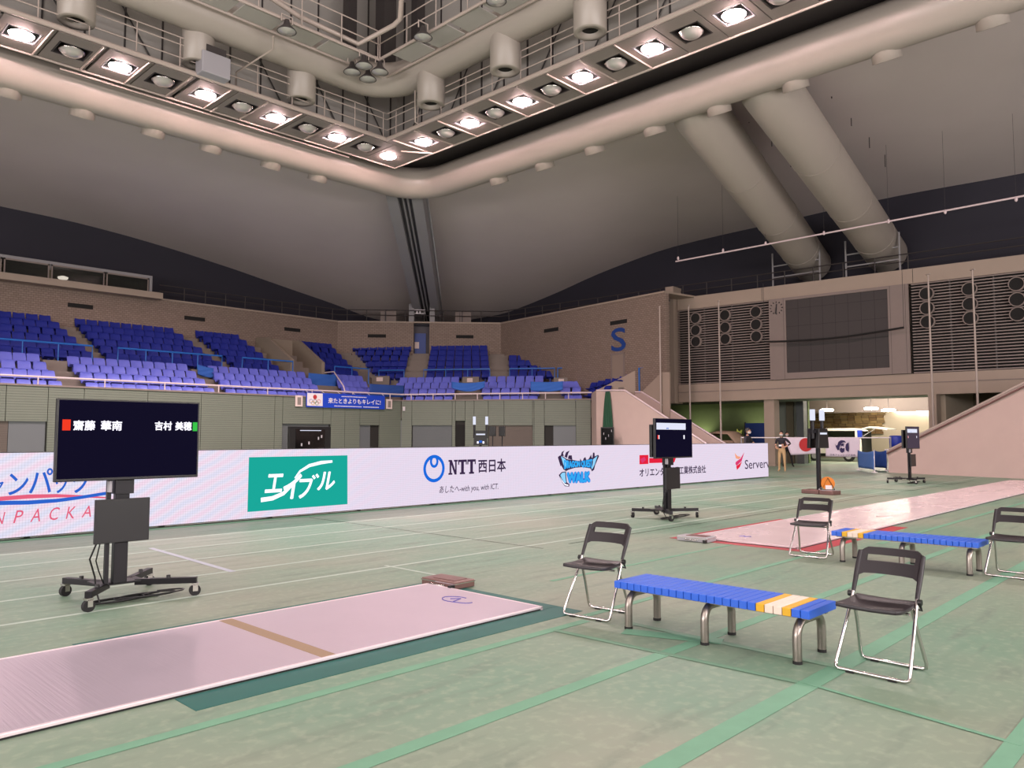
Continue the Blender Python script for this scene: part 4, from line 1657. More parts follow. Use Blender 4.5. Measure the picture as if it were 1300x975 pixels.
def LP(x, y, off=.004):
    p = atY(x, y, YB)
    return Vector((p.x, YB - off, p.z))


def led_text(name, body, x0, y0, x1, y1, m, bold=0.0, shear=0.0, off=.004, warp=None):
    """lettering on the board: (x0, y0)-(x1, y1) is its box in the photograph at mid height"""
    xm, ym = (x0 + x1) / 2, (y0 + y1) / 2
    a, b = LP(x0, ym), LP(x1, ym)
    z0, z1 = LP(xm, y1).z, LP(xm, y0).z
    return text(name, body, m, led, (a.x, YB - off, z0), XU, ZU, b.x - a.x, z1 - z0, bold, shear, warp)


def led_poly(name, pts, m, off=.004):
    mb = MB()
    mb._add([LP(x, y, off) for x, y in pts], [tuple(range(len(pts)))])
    return mb.build(name, m, led)


def led_band(name, pts, widths, m, off=.004):
    """curved band through picture points, width in metres"""
    P = [LP(x, y, off) for x, y in pts]
    mb = MB()
    rows = []
    for i, p in enumerate(P):
        t = (P[min(i + 1, len(P) - 1)] - P[max(i - 1, 0)]).normalized()
        n = Vector((-t.z, 0, t.x)) * widths[i] / 2
        rows.append([p + n, p - n])
    mb.grid(rows, False)
    return mb.build(name, m, led)


def z6(x, y):
    return (x / 6.967, 560 + y / 6.967)


def lt6(body, x0, y0, x1, y1, m, bold=0, shear=0):
    a, b = z6(x0, y0), z6(x1, y1)
    led_text('lettering', body, a[0], a[1], b[0], b[1], m, bold, shear)


for ch, x0, y0, x1, y1 in (('ャ', -90, 340, 30, 480), ('ン', 75, 285, 250, 475), ('パ', 258, 240, 465, 460), ('ッ', 480, 310, 600, 460), ('ク', 640, 240, 790, 458)):
    lt6(ch, x0, y0, x1, y1, M['e_cobalt'], .012)
for ch, x0, y0, x1, y1 in (('N', -50, 630, 45, 735), ('P', 118, 612, 205, 722), ('A', 268, 600, 356, 712), ('C', 438, 586, 528, 698), ('K', 582, 580, 668, 685), ('A', 722, 572, 806, 672)):
    lt6(ch, x0, y0, x1, y1, M['e_pinkred'], 0, .25)
led_band('lettering_rule', [z6(-200, 520), z6(0, 510), z6(250, 490), z6(500, 483), z6(720, 488), z6(960, 502)], [.05, .06, .06, .05, .035, .02], M['e_swoosh_red'])
led_band('lettering_rule', [z6(-200, 550), z6(0, 547), z6(250, 543), z6(500, 526), z6(700, 500), z6(960, 458), z6(1180, 410)], [.06, .06, .06, .055, .05, .05, .03], M['e_cobalt'], .005)
# teal panel with white lettering
led_poly('logo_panel', [(314, 650), (441, 640), (441, 578), (316, 580.5)], M['e_teal'], .003)


def z4(x, y):
    return (300 + x / 3.611, 560 + y / 3.611)


for ch, x0, y0, x1, y1 in (('エ', 130, 150, 215, 236), ('イ', 215, 150, 300, 265), ('フ', 286, 172, 350, 262), ('ル', 370, 140, 452, 224)):
    a, b = z4(x0, y0), z4(x1, y1)
    led_text('lettering', ch, a[0], a[1], b[0], b[1], M['e_white'], .03, .2)
led_band('voicing_mark', [z4(350, 158), z4(360, 172)], [.05, .05], M['e_white'])
led_band('voicing_mark', [z4(366, 152), z4(376, 166)], [.05, .05], M['e_white'])
led_band('logo_swoosh', [z4(268, 170), z4(292, 138), z4(335, 112), z4(390, 98), z4(440, 93)], [.03, .045, .06, .065, .045], M['e_white'])
led_band('logo_swoosh', [z4(112, 270), z4(165, 262), z4(215, 240), z4(262, 195)], [.08, .08, .07, .05], M['e_white'], .005)
# ring emblem, slab lettering
ce = LP(551, 594.3)
r0 = (LP(564.5, 594.3).x - LP(537.4, 594.3).x) / 2


def ring(cx, cz, rx, rz, w, m, off=.004, a0=0, a1=2 * PI, n=36, name='logo_ring'):
    mb = MB()
    rows = []
    for i in range(n + 1):
        a = a0 + (a1 - a0) * i / n
        rows.append([(cx + rx * math.cos(a), YB - off, cz + rz * math.sin(a)), (cx + (rx - w) * math.cos(a), YB - off, cz + (rz - w) * math.sin(a))])
    mb.grid(rows, False)
    return mb.build(name, m, led)


ring(ce.x, ce.z - .01, r0, r0 * .98, r0 * .24, M['e_blue'])
ring(ce.x, ce.z + r0 * .48, r0 * .40, r0 * .46, r0 * .20, M['e_blue'], .005)
mbp = MB()
a, b = z4(972, 147), z4(1097, 88)
xa, xb = LP(a[0], 592).x, LP(b[0], 592).x
zb_, zt_ = LP(587, 602).z, LP(587, 583.5).z


def slab_letter(mb, ch, x0, x1):
    w, h = x1 - x0, zt_ - zb_
    R = lambda a, b, c, d: mb.quad((x0 + a * w, YB - .004, zb_ + c * h), (x0 + b * w, YB - .004, zb_ + c * h), (x0 + b * w, YB - .004, zb_ + d * h), (x0 + a * w, YB - .004, zb_ + d * h))
    if ch == 'T':
        R(.34, .66, 0, 1), R(.2, .8, 0, .13), R(0, 1, .84, 1), R(0, .12, .66, .84), R(.88, 1, .66, .84)
    else:
        R(.12, .3, 0, 1), R(.72, .88, 0, 1), R(0, .42, 0, .12), R(0, .36, .88, 1), R(.58, 1, .88, 1)
        mb.quad((x0 + .12 * w, YB - .0045, zt_), (x0 + .36 * w, YB - .0045, zt_), (x0 + .88 * w, YB - .0045, zb_), (x0 + .66 * w, YB - .0045, zb_))


dx = (xb - xa) / 3
slab_letter(mbp, 'N', xa, xa + dx * 1.0)
slab_letter(mbp, 'T', xa + dx * 1.04, xa + dx * 2.0)
slab_letter(mbp, 'T', xa + dx * 2.06, xb)
mbp.build('lettering', M['e_dark'], led)
led_text('lettering', '西日本', 607, 582.5, 642, 599.5, M['e_dark'], .022)
led_text('lettering', 'あしたへ-with you, with ICT.', 557.6, 615, 632.4, 625.5, M['e_dark'], .004, .15)


# blue two-word emblem with a dark skyline (the round mascot at its end is left out)
def z7(x, y):
    return (690 + x / 13, 560 + y / 13)


led_poly('logo_outline', [z7(*q) for q in ((235, 265), (270, 235), (330, 260), (390, 300), (480, 310), (560, 325), (640, 325), (740, 300), (830, 260), (900, 225), (915, 250), (880, 330), (850, 400), (835, 470), (800, 500), (770, 450), (640, 430), (520, 440), (420, 470), (370, 495), (330, 470), (290, 400), (280, 420))], M['e_dark'], .003)
for q in (((280, 245), (300, 180), (345, 155), (320, 200), (335, 250)), ((345, 255), (370, 185), (430, 155), (405, 205), (385, 280)), ((400, 290), (415, 235), (465, 235), (475, 310)), ((600, 325), (605, 285), (625, 325)), ((650, 322), (660, 285), (690, 262), (705, 310)), ((740, 300), (785, 220), (795, 280)), ((805, 270), (815, 190), (840, 190), (845, 255))):
    led_poly('logo_skyline', [z7(*p) for p in q], M['e_dark'], .0035)
led_poly('logo_flourish', [z7(*q) for q in ((285, 250), (350, 290), (385, 330), (370, 400), (355, 460), (320, 370))], M['e_lightcyan'], .005)
led_poly('logo_flourish', [z7(*q) for q in ((815, 300), (890, 240), (860, 330), (845, 380), (810, 450), (785, 470), (810, 370))], M['e_lightcyan'], .005)
a, b = z7(335, 300), z7(805, 482)
led_text('lettering', 'DRAGON QUEST', a[0], a[1], b[0], b[1], M['e_cyan'], .05, 0, .006,
         warp=lambda u, v: (u, .22 * (1 - 4 * (u - .5) ** 2) + v * (.64 + .36 * 4 * (u - .5) ** 2)))
a, b = z7(385, 505), z7(770, 690)
led_text('lettering', 'WALK', a[0], a[1], b[0], b[1], M['e_cyan'], .08, 0, .006)
a, b = z7(378, 498), z7(778, 698)
led_text('lettering_shadow', 'WALK', a[0], a[1], b[0], b[1], M['e_cobalt'], .15, 0, .004)
led_poly('logo_shoe', [z7(*q) for q in ((250, 560), (300, 510), (370, 500), (375, 600), (385, 680), (430, 715), (420, 750), (350, 745), (290, 650))], M['e_dark'], .003)
led_poly('logo_shoe', [z7(*q) for q in ((275, 560), (305, 525), (355, 515), (360, 600), (372, 690), (340, 690), (300, 620))], M['e_lightcyan'], .0045)
led_poly('logo_shoe', [z7(*q) for q in ((262, 575), (300, 640), (350, 705), (410, 722), (405, 738), (352, 730), (295, 650))], M['e_white'], .005)
# red block and company name, partly behind the second monitor
led_poly('logo_block', [(811.7, 589.5), (823, 589), (823, 577.5), (811.7, 577.8)], M['e_crimson'])
led_poly('logo_block', [(824, 588), (856, 587), (858, 581), (824, 581.5)], M['e_crimson'])
led_poly('logo_block', [(812.5, 583), (818, 580), (820, 584), (815, 588)], M['e_magenta'], .005)
led_text('lettering', 'オリエンタル酵母工業株式会社', 811.7, 592.5, 896, 603.0, M['e_dark'], .022)
# swoosh emblem and a name that runs off the board's end
led_poly('logo_swoosh', [(932.6, 575), (934, 582), (938, 583), (940.5, 580), (936, 579)], M['e_orange'])
led_poly('logo_swoosh', [(944.8, 574), (941.5, 585), (935, 591.5), (933.5, 589), (934, 586.5), (940, 582)], M['e_magenta'])
led_poly('logo_swoosh', [(942, 585.5), (939, 593), (935.5, 596.5), (934.5, 592), (939, 588.5)], M['e_crimson'])
o = led_text('lettering', 'Serverw', 945.5, 583.2, 979.8, 594.5, M['e_dark'], .004)
bm = bmesh.new()
bm.from_mesh(o.data)
bmesh.ops.bisect_plane(bm, geom=bm.verts[:] + bm.edges[:] + bm.faces[:], plane_co=(27.375, 0, 0), plane_no=(1, 0, 0), clear_outer=True)
bm.to_mesh(o.data)
bm.free()

# ================================================================== MONITOR STANDS
def monitor_stand(label, x, y, content):
    t = thing('monitor_stand', label, 'monitor stand', (x, y, 0), 0, 'monitor stands')
    wh = [(-.38, .44), (-.46, -.44), (.48, -.41), (.38, .42)]
    MB().box(-.3, .12, -.16, .12, .15, .17).build('base_plate', M['black_metal'], t, .004)
    hub = [(-.2, .05), (-.2, -.1), (.05, -.1), (.05, .05)]
    for (wx, wy), (hx, hy) in zip(wh, hub):
        d = Vector((wx - hx, wy - hy, 0))
        n = Vector((-d.y, d.x, 0)).normalized() * .03
        h = Vector((hx, hy, .12))
        MB().prism([h + n, h - n, h - n + Vector((0, 0, .055)), h + n + Vector((0, 0, .055))], d * 1.03).build('base_arm', M['black_metal'], t, .004)
        c = MB()
        c.m = 0
        c.T = Matrix.Translation((wx, wy, 0)) @ Matrix.Rotation(rnd.random() * 3, 4, 'Z')
        c.box(-.03, .03, -.03, .03, .10, .12)
        c.box(-.03, -.022, -.025, .02, .045, .11).box(.022, .03, -.025, .02, .045, .11)
        f = c.build('caster', M['chrome'], t)
        w = MB()
        w.T = c.T
        w.tube([(-.02, 0, .052), (.02, 0, .052)], .052, 16)
        w.build('wheel', M['black_rubber'], f)
        k = MB().lathe([(.02, .175), (.02, .2), (.012, .2)], 8, c=(hx + d.x * .55, hy + d.y * .55, 0))
        k.build('arm_knob', M['black'], t)
    MB().box(-.18, -.06, -.2, -.13, .17, 1.2).build('pole', M['black_metal'], t, .004)
    MB().box(-.25, -.215, -.18, -.145, .17, 1.2).build('side_pole', M['black_metal'], t)
    MB().box(-.2, -.04, -.24, -.1, .98, 1.2).build('mount_bracket', M['black_metal'], t)
    MB().box(-.26, -.235, -.25, -.2, 1.0, 1.1).build('power_brick', M['grey_box'], t)
    # front screen, second screen behind it facing away
    sc = MB().box(-.72, .53, -.30, -.25, 1.11, 1.832).build('screen', M['black'], t, .006)
    MB().quad((-.705, -.3006, 1.135), (.515, -.3006, 1.135), (.515, -.3006, 1.82), (-.705, -.3006, 1.82)).build('picture', M['e_navy' if content != 'grey' else 'e_reflection'], sc)
    MB().box(-.60, .50, -.15, -.09, 1.13, 1.72).build('rear_screen', M['black'], t, .006)
    MB().box(-.30, .04, -.25, -.15, 1.2, 1.6).build('screen_bracket', M['black_metal'], t)
    MB().box(-.385, .085, -.30, -.27, .55, .94).build('lower_panel', M['black'], t, .004)
    MB().box(-.2, -.04, -.27, -.2, .65, .85).build('panel_bracket', M['black_metal'], t)
    MB().tube([(-.36, -.285, .56), (-.40, -.25, .42), (-.33, -.18, .25), (-.32, -.2, .12), (-.3, -.25, .014)], .008, 5).build('cable', M['black'], t)
    MB().tube([(-.33, -.285, .56), (-.345, -.24, .4), (-.3, -.18, .3), (-.25, -.16, .18)], .006, 5).build('cable', M['black'], t)
    cb = []
    for i in range(64):
        a = i * .42
        r = .15 + .07 * math.sin(i * .37)
        cb.append((-.05 + r * 1.7 * math.cos(a) + (.24 if i > 32 else 0), -.22 + r * .55 * math.sin(a), .012 + .0006 * i))
    MB().tube(cb, .008, 5).build('coiled_cable', M['black'], t)
    U, V = (1, 0, 0), (0, 0, 1)

    def T(body, x0, x1, z0, z1, m, bold=.03):
        text('lettering', body, m, sc, (x0, -.3016, z0), U, V, x1 - x0, z1 - z0, bold)

    def Q(n, x0, x1, z0, z1, m):
        MB().quad((x0, -.3014, z0), (x1, -.3014, z0), (x1, -.3014, z1), (x0, -.3014, z1)).build(n, m, sc)
    if content == 'names':
        Q('red_bar', -.675, -.61, 1.555, 1.65, M['e_red'])
        T('齋藤', -.59, -.41, 1.555, 1.645, M['e_white'])
        T('華南', -.365, -.185, 1.555, 1.645, M['e_white'])
        T('吉村', .105, .265, 1.56, 1.645, M['e_white'])
        T('美穂', .295, .455, 1.56, 1.645, M['e_white'])
        Q('green_bar', .465, .51, 1.555, 1.64, M['e_green'])
    else:
        Q('white_bar', -.68, .30, 1.63, 1.75, M['e_bar'])
        Q('blue_mark', -.36, -.28, 1.64, 1.665, M['e_cobalt'])
        Q('red_bar', -.65, -.61, 1.46, 1.53, M['e_red'])
        Q('white_mark', -.61, -.59, 1.46, 1.53, M['e_white'])
        Q('white_mark', .22, .26, 1.46, 1.53, M['e_white'])
    return t


monitor_stand('large black monitor on a wheeled stand, white names on its screen, before the LED board', 2.83, 7.75, 'names')
monitor_stand('wheeled black monitor with a white bar on screen, before the end of the LED board', 12.46, 8.03, 'bar')
monitor_stand('distant black monitor on a wheeled stand in front of the sloping pinkish ramp wall', 27.2, 8.33, 'grey')

# ================================================================== PISTES
def piste(x0, x1, y0, y1, m, label, first):
    t = thing('fencing_piste', label, 'fencing piste', (0, 0, 0))
    pitch = 2.08
    x = x1 if first else x0
    while (x > x0 + .02) if first else (x < x1 - .02):
        a, b = (max(x0, x - pitch), x) if first else (x, min(x1, x + pitch))
        MB().box(a + .003, b - .003, y0 + .03, y1 - .03, .004, .03).build('panel', m, t)
        x = a if first else b
    MB().box(x0, x1, y0, y0 + .03, .012, .032).build('edge_strip', M['piste_edge'], t, .004)
    MB().box(x0, x1, y1 - .03, y1, .012, .032).build('edge_strip', M['piste_edge'], t, .004)
    MB().box(x0, x1, y0 + .01, y1 - .01, .0, .012).build('underside_shade', M['black_rubber'], t)  # black slab stands in for the shadow under the raised edges
    xe = x1 if first else x0
    MB().box(xe - .02 * (1 if first else -1), xe, y0, y1, .0, .032).build('end_strip', M['piste_edge'], t)
    return t


pi1 = piste(-8, 5.13, 4.55, 6.1, M['piste'], 'nearest metallic fencing piste with a brown line across, bordered in teal tape', True)
MB().box(2.94, 3.05, 4.58, 6.07, .0302, .0312).build('cross_line', M['brown_line'], pi1)
ink = [Vector((4.80 + .10 * math.cos(a) * (1 + .1 * math.sin(3 * a)), 5.28 + .18 * math.sin(a), .0312)) for a in [.3 * i for i in range(17)]]
MB().tube(ink, .006, 4).build('ink_scribble', M['ink'], pi1)
MB().tube([(4.72, 5.25, .031), (4.85, 5.3, .031), (4.78, 5.36, .031)], .008, 4).build('ink_scribble', M['ink'], pi1)
pi2 = piste(10.2, 31, 4.5, 6.17, M['piste2'], 'far metallic fencing piste running to the ramp wall, red tape at its near end', False)
MB().tube([Vector((10.75 + .05 * math.sin(a * 2), 5.45 + .03 * a, .0312)) for a in [.4 * i for i in range(14)]], .008, 4).build('ink_scribble', M['ink'], pi2)


def tape_mat(name, x0, x1, y0, y1, m, label, group):
    o = MB().box(x0, x1, y0, y1, 0.0003, .0032).build(name, m)
    return tag(o, label, 'tape', group)


tape_mat('border_tape', 1.95, 5.33, 4.27, 4.545, M['teal'], 'wide teal tape along the near long side of the nearest piste', 'teal border tapes')
tape_mat('border_tape', 1.93, 5.33, 6.105, 6.26, M['teal'], 'narrow teal tape along the far long side of the nearest piste', 'teal border tapes')
tape_mat('border_tape', 5.135, 5.33, 4.55, 6.1, M['teal'], 'teal tape across the end of the nearest piste under the dark case', 'teal border tapes')
tape_mat('border_tape', 10.02, 13.9, 4.25, 4.495, M['red_tape'], 'red tape along the near long side of the far piste behind the bench', 'red border tapes')
tape_mat('border_tape', 10.02, 13.7, 6.175, 6.37, M['red_tape'], 'red tape along the far long side of the far piste', 'red border tapes')
tape_mat('border_tape', 10.02, 10.195, 4.5, 6.17, M['red_tape'], 'red tape across the end of the far piste', 'red border tapes')


def reel_case(x, y, rz, label, m):
    t = thing('reel_case', label, 'case', (x, y, .0), rz, 'piste end cases')
    MB().box(-.14, .14, -.24, .24, .004, .075).build('body', m, t, .008)
    MB().box(-.145, .145, -.245, .245, .052, .062).build('lid_rim', M['chrome'], t)
    MB().box(-.09, .09, -.18, .12, .075, .082).build('top_plate', M['brown_case'], t, .002)
    MB().tube([(-.15, -.1, .035), (-.175, -.08, .035), (-.175, .08, .035), (-.15, .1, .035)], .008, 6).build('handle', M['chrome'], t)
    MB().box(-.2, -.14, -.24, -.2, .004, .05).build('plug', M['black'], t)
    for s in (-.15, .15):
        MB().box(.143, .152, s - .02, s + .02, .03, .065).build('latch', M['chrome'], t)
    return t


reel_case(5.30, 5.98, .05, 'flat dark case lying at the end of the nearest piste, on the teal tape', M['brown_case'])
reel_case(10.02, 5.92, .05, 'flat dark case lying at the red-taped corner of the far piste', M['grey_box'])

# ================================================================== BENCHES, CHAIRS
slat_cache = {}
for c in ('slat_blue', 'slat_yellow', 'slat_white'):
    b = MB()
    b.box(-.225, .225, -.0293, .0293, .0, .055)
    slat_cache[c] = b.mesh('slat', M[c])


def bench(x, y0, order, label):
    t = thing('bench', label, 'bench', (x, y0, 0), 0, 'slatted benches')
    for i, c in enumerate(order):
        o = bpy.data.objects.new('slat', slat_cache['slat_' + c])
        COL.objects.link(o)
        o.parent = t
        o.location = (0, .0316 + i * .0630, .305)
        bv = o.modifiers.new('soft_edges', 'BEVEL')
        bv.width = .004
        bv.segments = 2
    L = len(order) * .0630
    for sx in (-.13, .13):
        MB().box(sx - .018, sx + .018, .03, L - .03, .285, .305).build('under_rail', M['bench_steel'], t)
    for fy in (.10, L / 2, L - .12):
        path = [(-.2, fy, .0), (-.2, fy, .17)] + [(-.2 + .1 - .1 * math.cos(a), fy, .17 + .1 * math.sin(a)) for a in (.4, .8, 1.2, 1.57)]
        path += [(.1 + .1 * math.sin(a), fy, .17 + .1 * math.cos(a)) for a in (0, .4, .8, 1.2)] + [(.2, fy, .17), (.2, fy, .0)]
        lg = MB().tube(path, .03, 8).build('leg', M['bench_steel'], t)
        for sx in (-.2, .2):
            MB().lathe([(.033, 0), (.033, .02)], 8, c=(sx, fy, 0)).build('leg_cap', M['black_rubber'], lg)
    return t


order1 = ['blue', 'blue', 'yellow', 'white', 'white', 'yellow'] + ['blue'] * 19
bench(5.30, 2.17, order1, 'low slatted bench nearest the camera, blue with yellow and white slats near one end')
bench(9.78, 2.22, order1[::-1], 'low slatted bench behind the nearest one, before the far red-taped piste')


def folding_chair():
    t = thing('folding_chair', '', 'chair')
    cb = M['chair_black']
    # seat
    rows = []
    for i in range(9):
        u = i / 8
        x = -.235 + .355 * u
        z = .418 - .012 * math.sin(PI * u) + .012 * u
        hw = .205 - .02 * (1 - min(1, u * 5)) ** 2 - .012 * u
        rows.append([(x, hw * s, z - .006 * (1 - s * s)) for s in (-1, -.6, -.2, .2, .6, 1)])
    mb = MB()
    mb.grid(rows)
    o = mb.build('seat', cb, t)
    sd = o.modifiers.new('panel_thickness', 'SOLIDIFY')
    sd.thickness = .026
    sd.offset = -1
    bv = o.modifiers.new('soft_edges', 'BEVEL')
    bv.width = .006
    bv.segments = 2
    # backrest: a curved panel with a slot, on two posts
    def bk(y, z, d=0.0):
        x = .083 + (z - .47) * .54 + .035 * (1 - (y / .2) ** 2) + d
        return (x, y, z)
    mb = MB()
    ys = [-.2, -.19, -.17, -.155, -.08, 0, .08, .155, .17, .19, .2]
    for z0, z1, y0, y1 in ((.59, .666, -.2, .2), (.706, .752, -.2, .2), (.666, .706, -.2, -.155), (.666, .706, .155, .2)):
        yy = [y for y in ys if y0 - 1e-6 <= y <= y1 + 1e-6]
        zz = [z0, (z0 + z1) / 2, z1]

        def edge(y, z):
            k = abs(y) / .2
            if z > .75:
                z -= .03 * max(0, k - .8) / .2
            if z < .595:
                z -= .025 * max(0, k - .75) / .25
            return z
        f = [[bk(y, edge(y, z), -.011) for y in yy] for z in zz]
        b = [[bk(y, edge(y, z), .011) for y in yy] for z in zz]
        mb.grid(f)
        mb.grid([r[::-1] for r in b])
        for A, B in ((f[0], b[0]), (b[-1], f[-1])):
            mb.grid([B, A], False)
        for k in (0, -1):
            mb.grid([[r[k] for r in f], [r[k] for r in b]], False)
    for s in (-.2, .2):
        mb.tube([bk(s, .47), bk(s, .53), bk(s, .6), bk(s, .725)], [.013, .015, .017, .015], 8)
    mb.build('backrest', cb, t)
    # front frame: posts that carry the back, joined by a floor bar
    P = lambda s: [(.093, s, .49), (.0, s * 1.04, .315), (-.152, s * 1.13, .05), (-.165, s * 1.12, .024), (-.17, s * 1.02, .0135)]
    fr = MB().tube(P(-.2) + [(-.17, 0, .0135)] + P(.2)[::-1], .0115, 8).build('front_frame', M['chrome'], t)
    for s in (-.13, .13):
        MB().box(-.186, -.154, s - .025, s + .025, .0, .012).build('rubber_foot', M['black_rubber'], fr)
    Q = lambda s: [(.04, s, .42), (.11, s * 1.05, .25), (.188, s * 1.15, .05), (.199, s * 1.12, .022), (.202, s * 1.0, .0135)]
    rr = MB().tube(Q(-.18) + [(.202, 0, .0135)] + Q(.18)[::-1], .0115, 8).build('rear_frame', M['chrome'], t)
    for s in (-.12, .12):
        MB().box(.187, .217, s - .025, s + .025, .0, .012).build('rubber_foot', M['black_rubber'], rr)
    for s in (-1, 1):
        mb = MB().tube([(.075, s * .205, .455), (.075, s * .23, .455)], .02, 10)
        mb.tube([(.075, s * .215, .455), (.11, s * .215, .40), (.05, s * .2, .42)], .01, 6)
        mb.build('hinge', M['black'], t)
    MB().tube([(-.02, -.19, .39), (-.02, .19, .39)], .009, 6).build('seat_bar', M['chrome'], t)
    return t


ch0 = folding_chair()
for i, (x, y, rz, lab) in enumerate(((5.30, 4.09, .09, 'black folding chair with chrome legs at the teal-taped end of the nearest piste'),
                                     (5.31, 1.81, -.04, 'black folding chair with chrome legs closest to the camera, at the yellow-and-white bench end'),
                                     (9.77, 4.13, .10, 'black folding chair with chrome legs beside the red-taped corner of the far piste'),
                                     (9.86, 1.97, -.06, 'black folding chair with chrome legs at the blue end of the far bench'))):
    c = ch0 if i == 0 else copy_tree(ch0)
    c.location = (x, y, 0)
    c.rotation_euler = (0, 0, rz)
    c.scale.z = .95 if i > 1 else 1
    tag(c, lab, 'chair', 'folding chairs')

# ================================================================== SCORING TOWERS
def scoring_tower(x, y, rz, label, lit):
    t = thing('scoring_tower', label, 'scoring tower', (x, y, 0), rz, 'scoring towers')
    MB().box(-.5, -.12, -.2, .2, 0, .11).build('base_plate', M['brown_case'], t, .02)
    MB().box(-.1, .4, -.2, .2, 0, .11).build('base_plate', M['brown_case'], t, .02)
    MB().box(-.045, .045, -.045, .045, .02, 1.55).build('pole', M['black_metal'], t, .008)
    for s in (-1, 1):
        b = MB()
        b.prism([(s * .08, -.25, 1.2), (s * .08, .25, 1.2), (s * .08, .2, 1.72), (s * .08, -.2, 1.72)], (s * .09, 0, .0))
        bx = b.build('display_box', M['black'], t, .01)
        for yy, zz, m, r in ((-.1, 1.3, 'e_white', .03), (.1, 1.3, 'e_white', .03), (0, 1.33, 'e_cobalt', .05)):
            if lit:
                MB().box(s * .17, s * .175, yy - r, yy + r, zz - .04, zz + .04).build('digit', M[m], bx)
        MB().box(s * .165, s * .172, -.16, .16, 1.56, 1.61).build('light_row', M['e_bar'], bx)
        MB().tube([(0, s * .22, 1.45), (0, s * .22, 1.95)], .045, 8).build('lamp_stem', M['black_metal'], t)
        MB().box(-.05, .05, s * .22 - .05, s * .22 + .05, 1.93, 2.22).build('signal_light', M['e_bar'], t, .004)
    MB().box(-.12, .12, -.26, .26, 1.60, 1.68).build('cross_bracket', M['black_metal'], t)
    return t


scoring_tower(*hz(1040, 627)[:2], math.radians(-38) + PI / 2 + .5, 'black scoring tower with two white light bars, standing by the far piste', False)
p = atY(610, 545, 20)
scoring_tower(p.x, 20, math.radians(48 + 90 + 180) + PI / 2, 'black scoring tower with glowing lamps, standing behind the LED board', True)
for x, w in ((625.5, 'close to the scoring tower'), (637.5, 'farther from the tower')):
    p = atY(x, 545, 21)
    t = thing('speaker_box', 'small black box on a pole behind the LED board, %s' % w, 'loudspeaker', (p.x, 21, 0), .7, 'pole boxes behind the board')
    MB().box(-.13, .13, -.12, .12, 1.52, 1.9).build('box_body', M['black'], t, .01)
    MB().tube([(0, 0, .02), (0, 0, 1.55)], .02, 6).build('pole', M['black_metal'], t)
    MB().box(-.2, .2, -.2, .2, 0, .03).build('base', M['black_metal'], t)
p = hz(1051, 627)
t = thing('cable_drum', 'orange cable drum with white plate at the foot of the far scoring tower', 'cable drum', (p.x, p.y, .1), .5)
t.scale = (.8, .8, .8)
MB().tube([(-.07, 0, .22), (.07, 0, .22)], .19, 20).build('drum', M['orange'], t)
for s in (-.08, .08):
    MB().tube([(s - .012, 0, .22), (s + .012, 0, .22)], .215, 20).build('flange', M['orange'], t)
MB().tube([(-.12, -.2, 0.02), (-.12, .2, 0.02), (-.12, 0, .4), (-.12, -.2, 0.02)], .012, 6).build('stand', M['black_metal'], t)
MB().box(-.105, -.096, -.12, .08, .03, .16).build('label_plate', M['white'], t)
MB().tube([(-.05, .2, .1), (-.2, .3, .03), (-.5, .2, .012), (-.4, -.3, .012)], .012, 5).build('cable', M['grey_box'], t)
# dark mirror-like video walls behind the board
for (xa, xb, Y, z1, w) in ((367, 420, 29, 1.93, 'before the podium opening under the banner'),):
    a, b = atY(xa, 555, Y), atY(xb, 555, Y)
    t = thing('video_panel', 'large dark glossy video panel standing %s' % w, 'video panel', ((a.x + b.x) / 2, Y, 0))
    h = (b.x - a.x) / 2
    MB().box(-h, h, 0, .12, .1, z1).build('frame', M['black'], t, .01)
    MB().box(-h + .3, h - .3, -.01, 0, .2, z1 - .1).build('glass', M['glass_dk'], t)
    MB().box(-h + .5, h - .5, -.02, -.01, z1 - .18, z1 - .15).build('light_row', M['e_bar'], t)
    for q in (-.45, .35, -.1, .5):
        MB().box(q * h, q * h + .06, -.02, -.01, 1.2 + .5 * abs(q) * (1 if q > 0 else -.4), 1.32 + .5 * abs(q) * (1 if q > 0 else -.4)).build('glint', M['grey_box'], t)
    for s in (-1, 1):
        MB().box(s * h * .7 - .05, s * h * .7 + .05, -.3, .4, 0, .1).build('foot', M['black_metal'], t)
p = atX(771, 555, 32.6)
t = thing('video_panel', 'dark flecked video panel standing against the pinkish ramp wall', 'video panel', (32.6, p.y, 0), math.radians(-52))
MB().box(-.34, .34, -.05, .08, .1, 2.0).build('frame', M['black'], t, .01)
MB().box(-.3, .3, -.06, -.05, .2, 1.95).build('glass', M['glass_dk'], t)
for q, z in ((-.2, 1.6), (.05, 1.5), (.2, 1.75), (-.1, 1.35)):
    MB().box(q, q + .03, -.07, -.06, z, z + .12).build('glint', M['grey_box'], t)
for s in (-1, 1):
    MB().box(s * .25 - .04, s * .25 + .04, -.3, .3, 0, .1).build('foot', M['black_metal'], t)
# green netting hung on the ramp wall
a, b = atX(764, 520, 33.3), atX(780, 520, 33.3)
rows = []
for j in range(9):
    v = j / 8
    w = .25 + .75 * v ** .7
    rows.append([(33.3 - .05 * math.sin(i * 2.1), (a.y + b.y) / 2 + (i / 12 - .5) * (b.y - a.y) * w * 1.1, 3.9 - 3.85 * v) for i in range(13)])
mb = MB()
mb.grid(rows)
o = mb.build('green_net', M['green_net'])
tag(o, 'dark green netting gathered at its top, hung on the pinkish ramp wall', 'net')
so = o.modifiers.new('cloth_thickness', 'SOLIDIFY')
so.thickness = .04

# ================================================================== BANNER, FLAGS
def on_left(x, y, Y=36.42):
    return atY(x, y, Y)


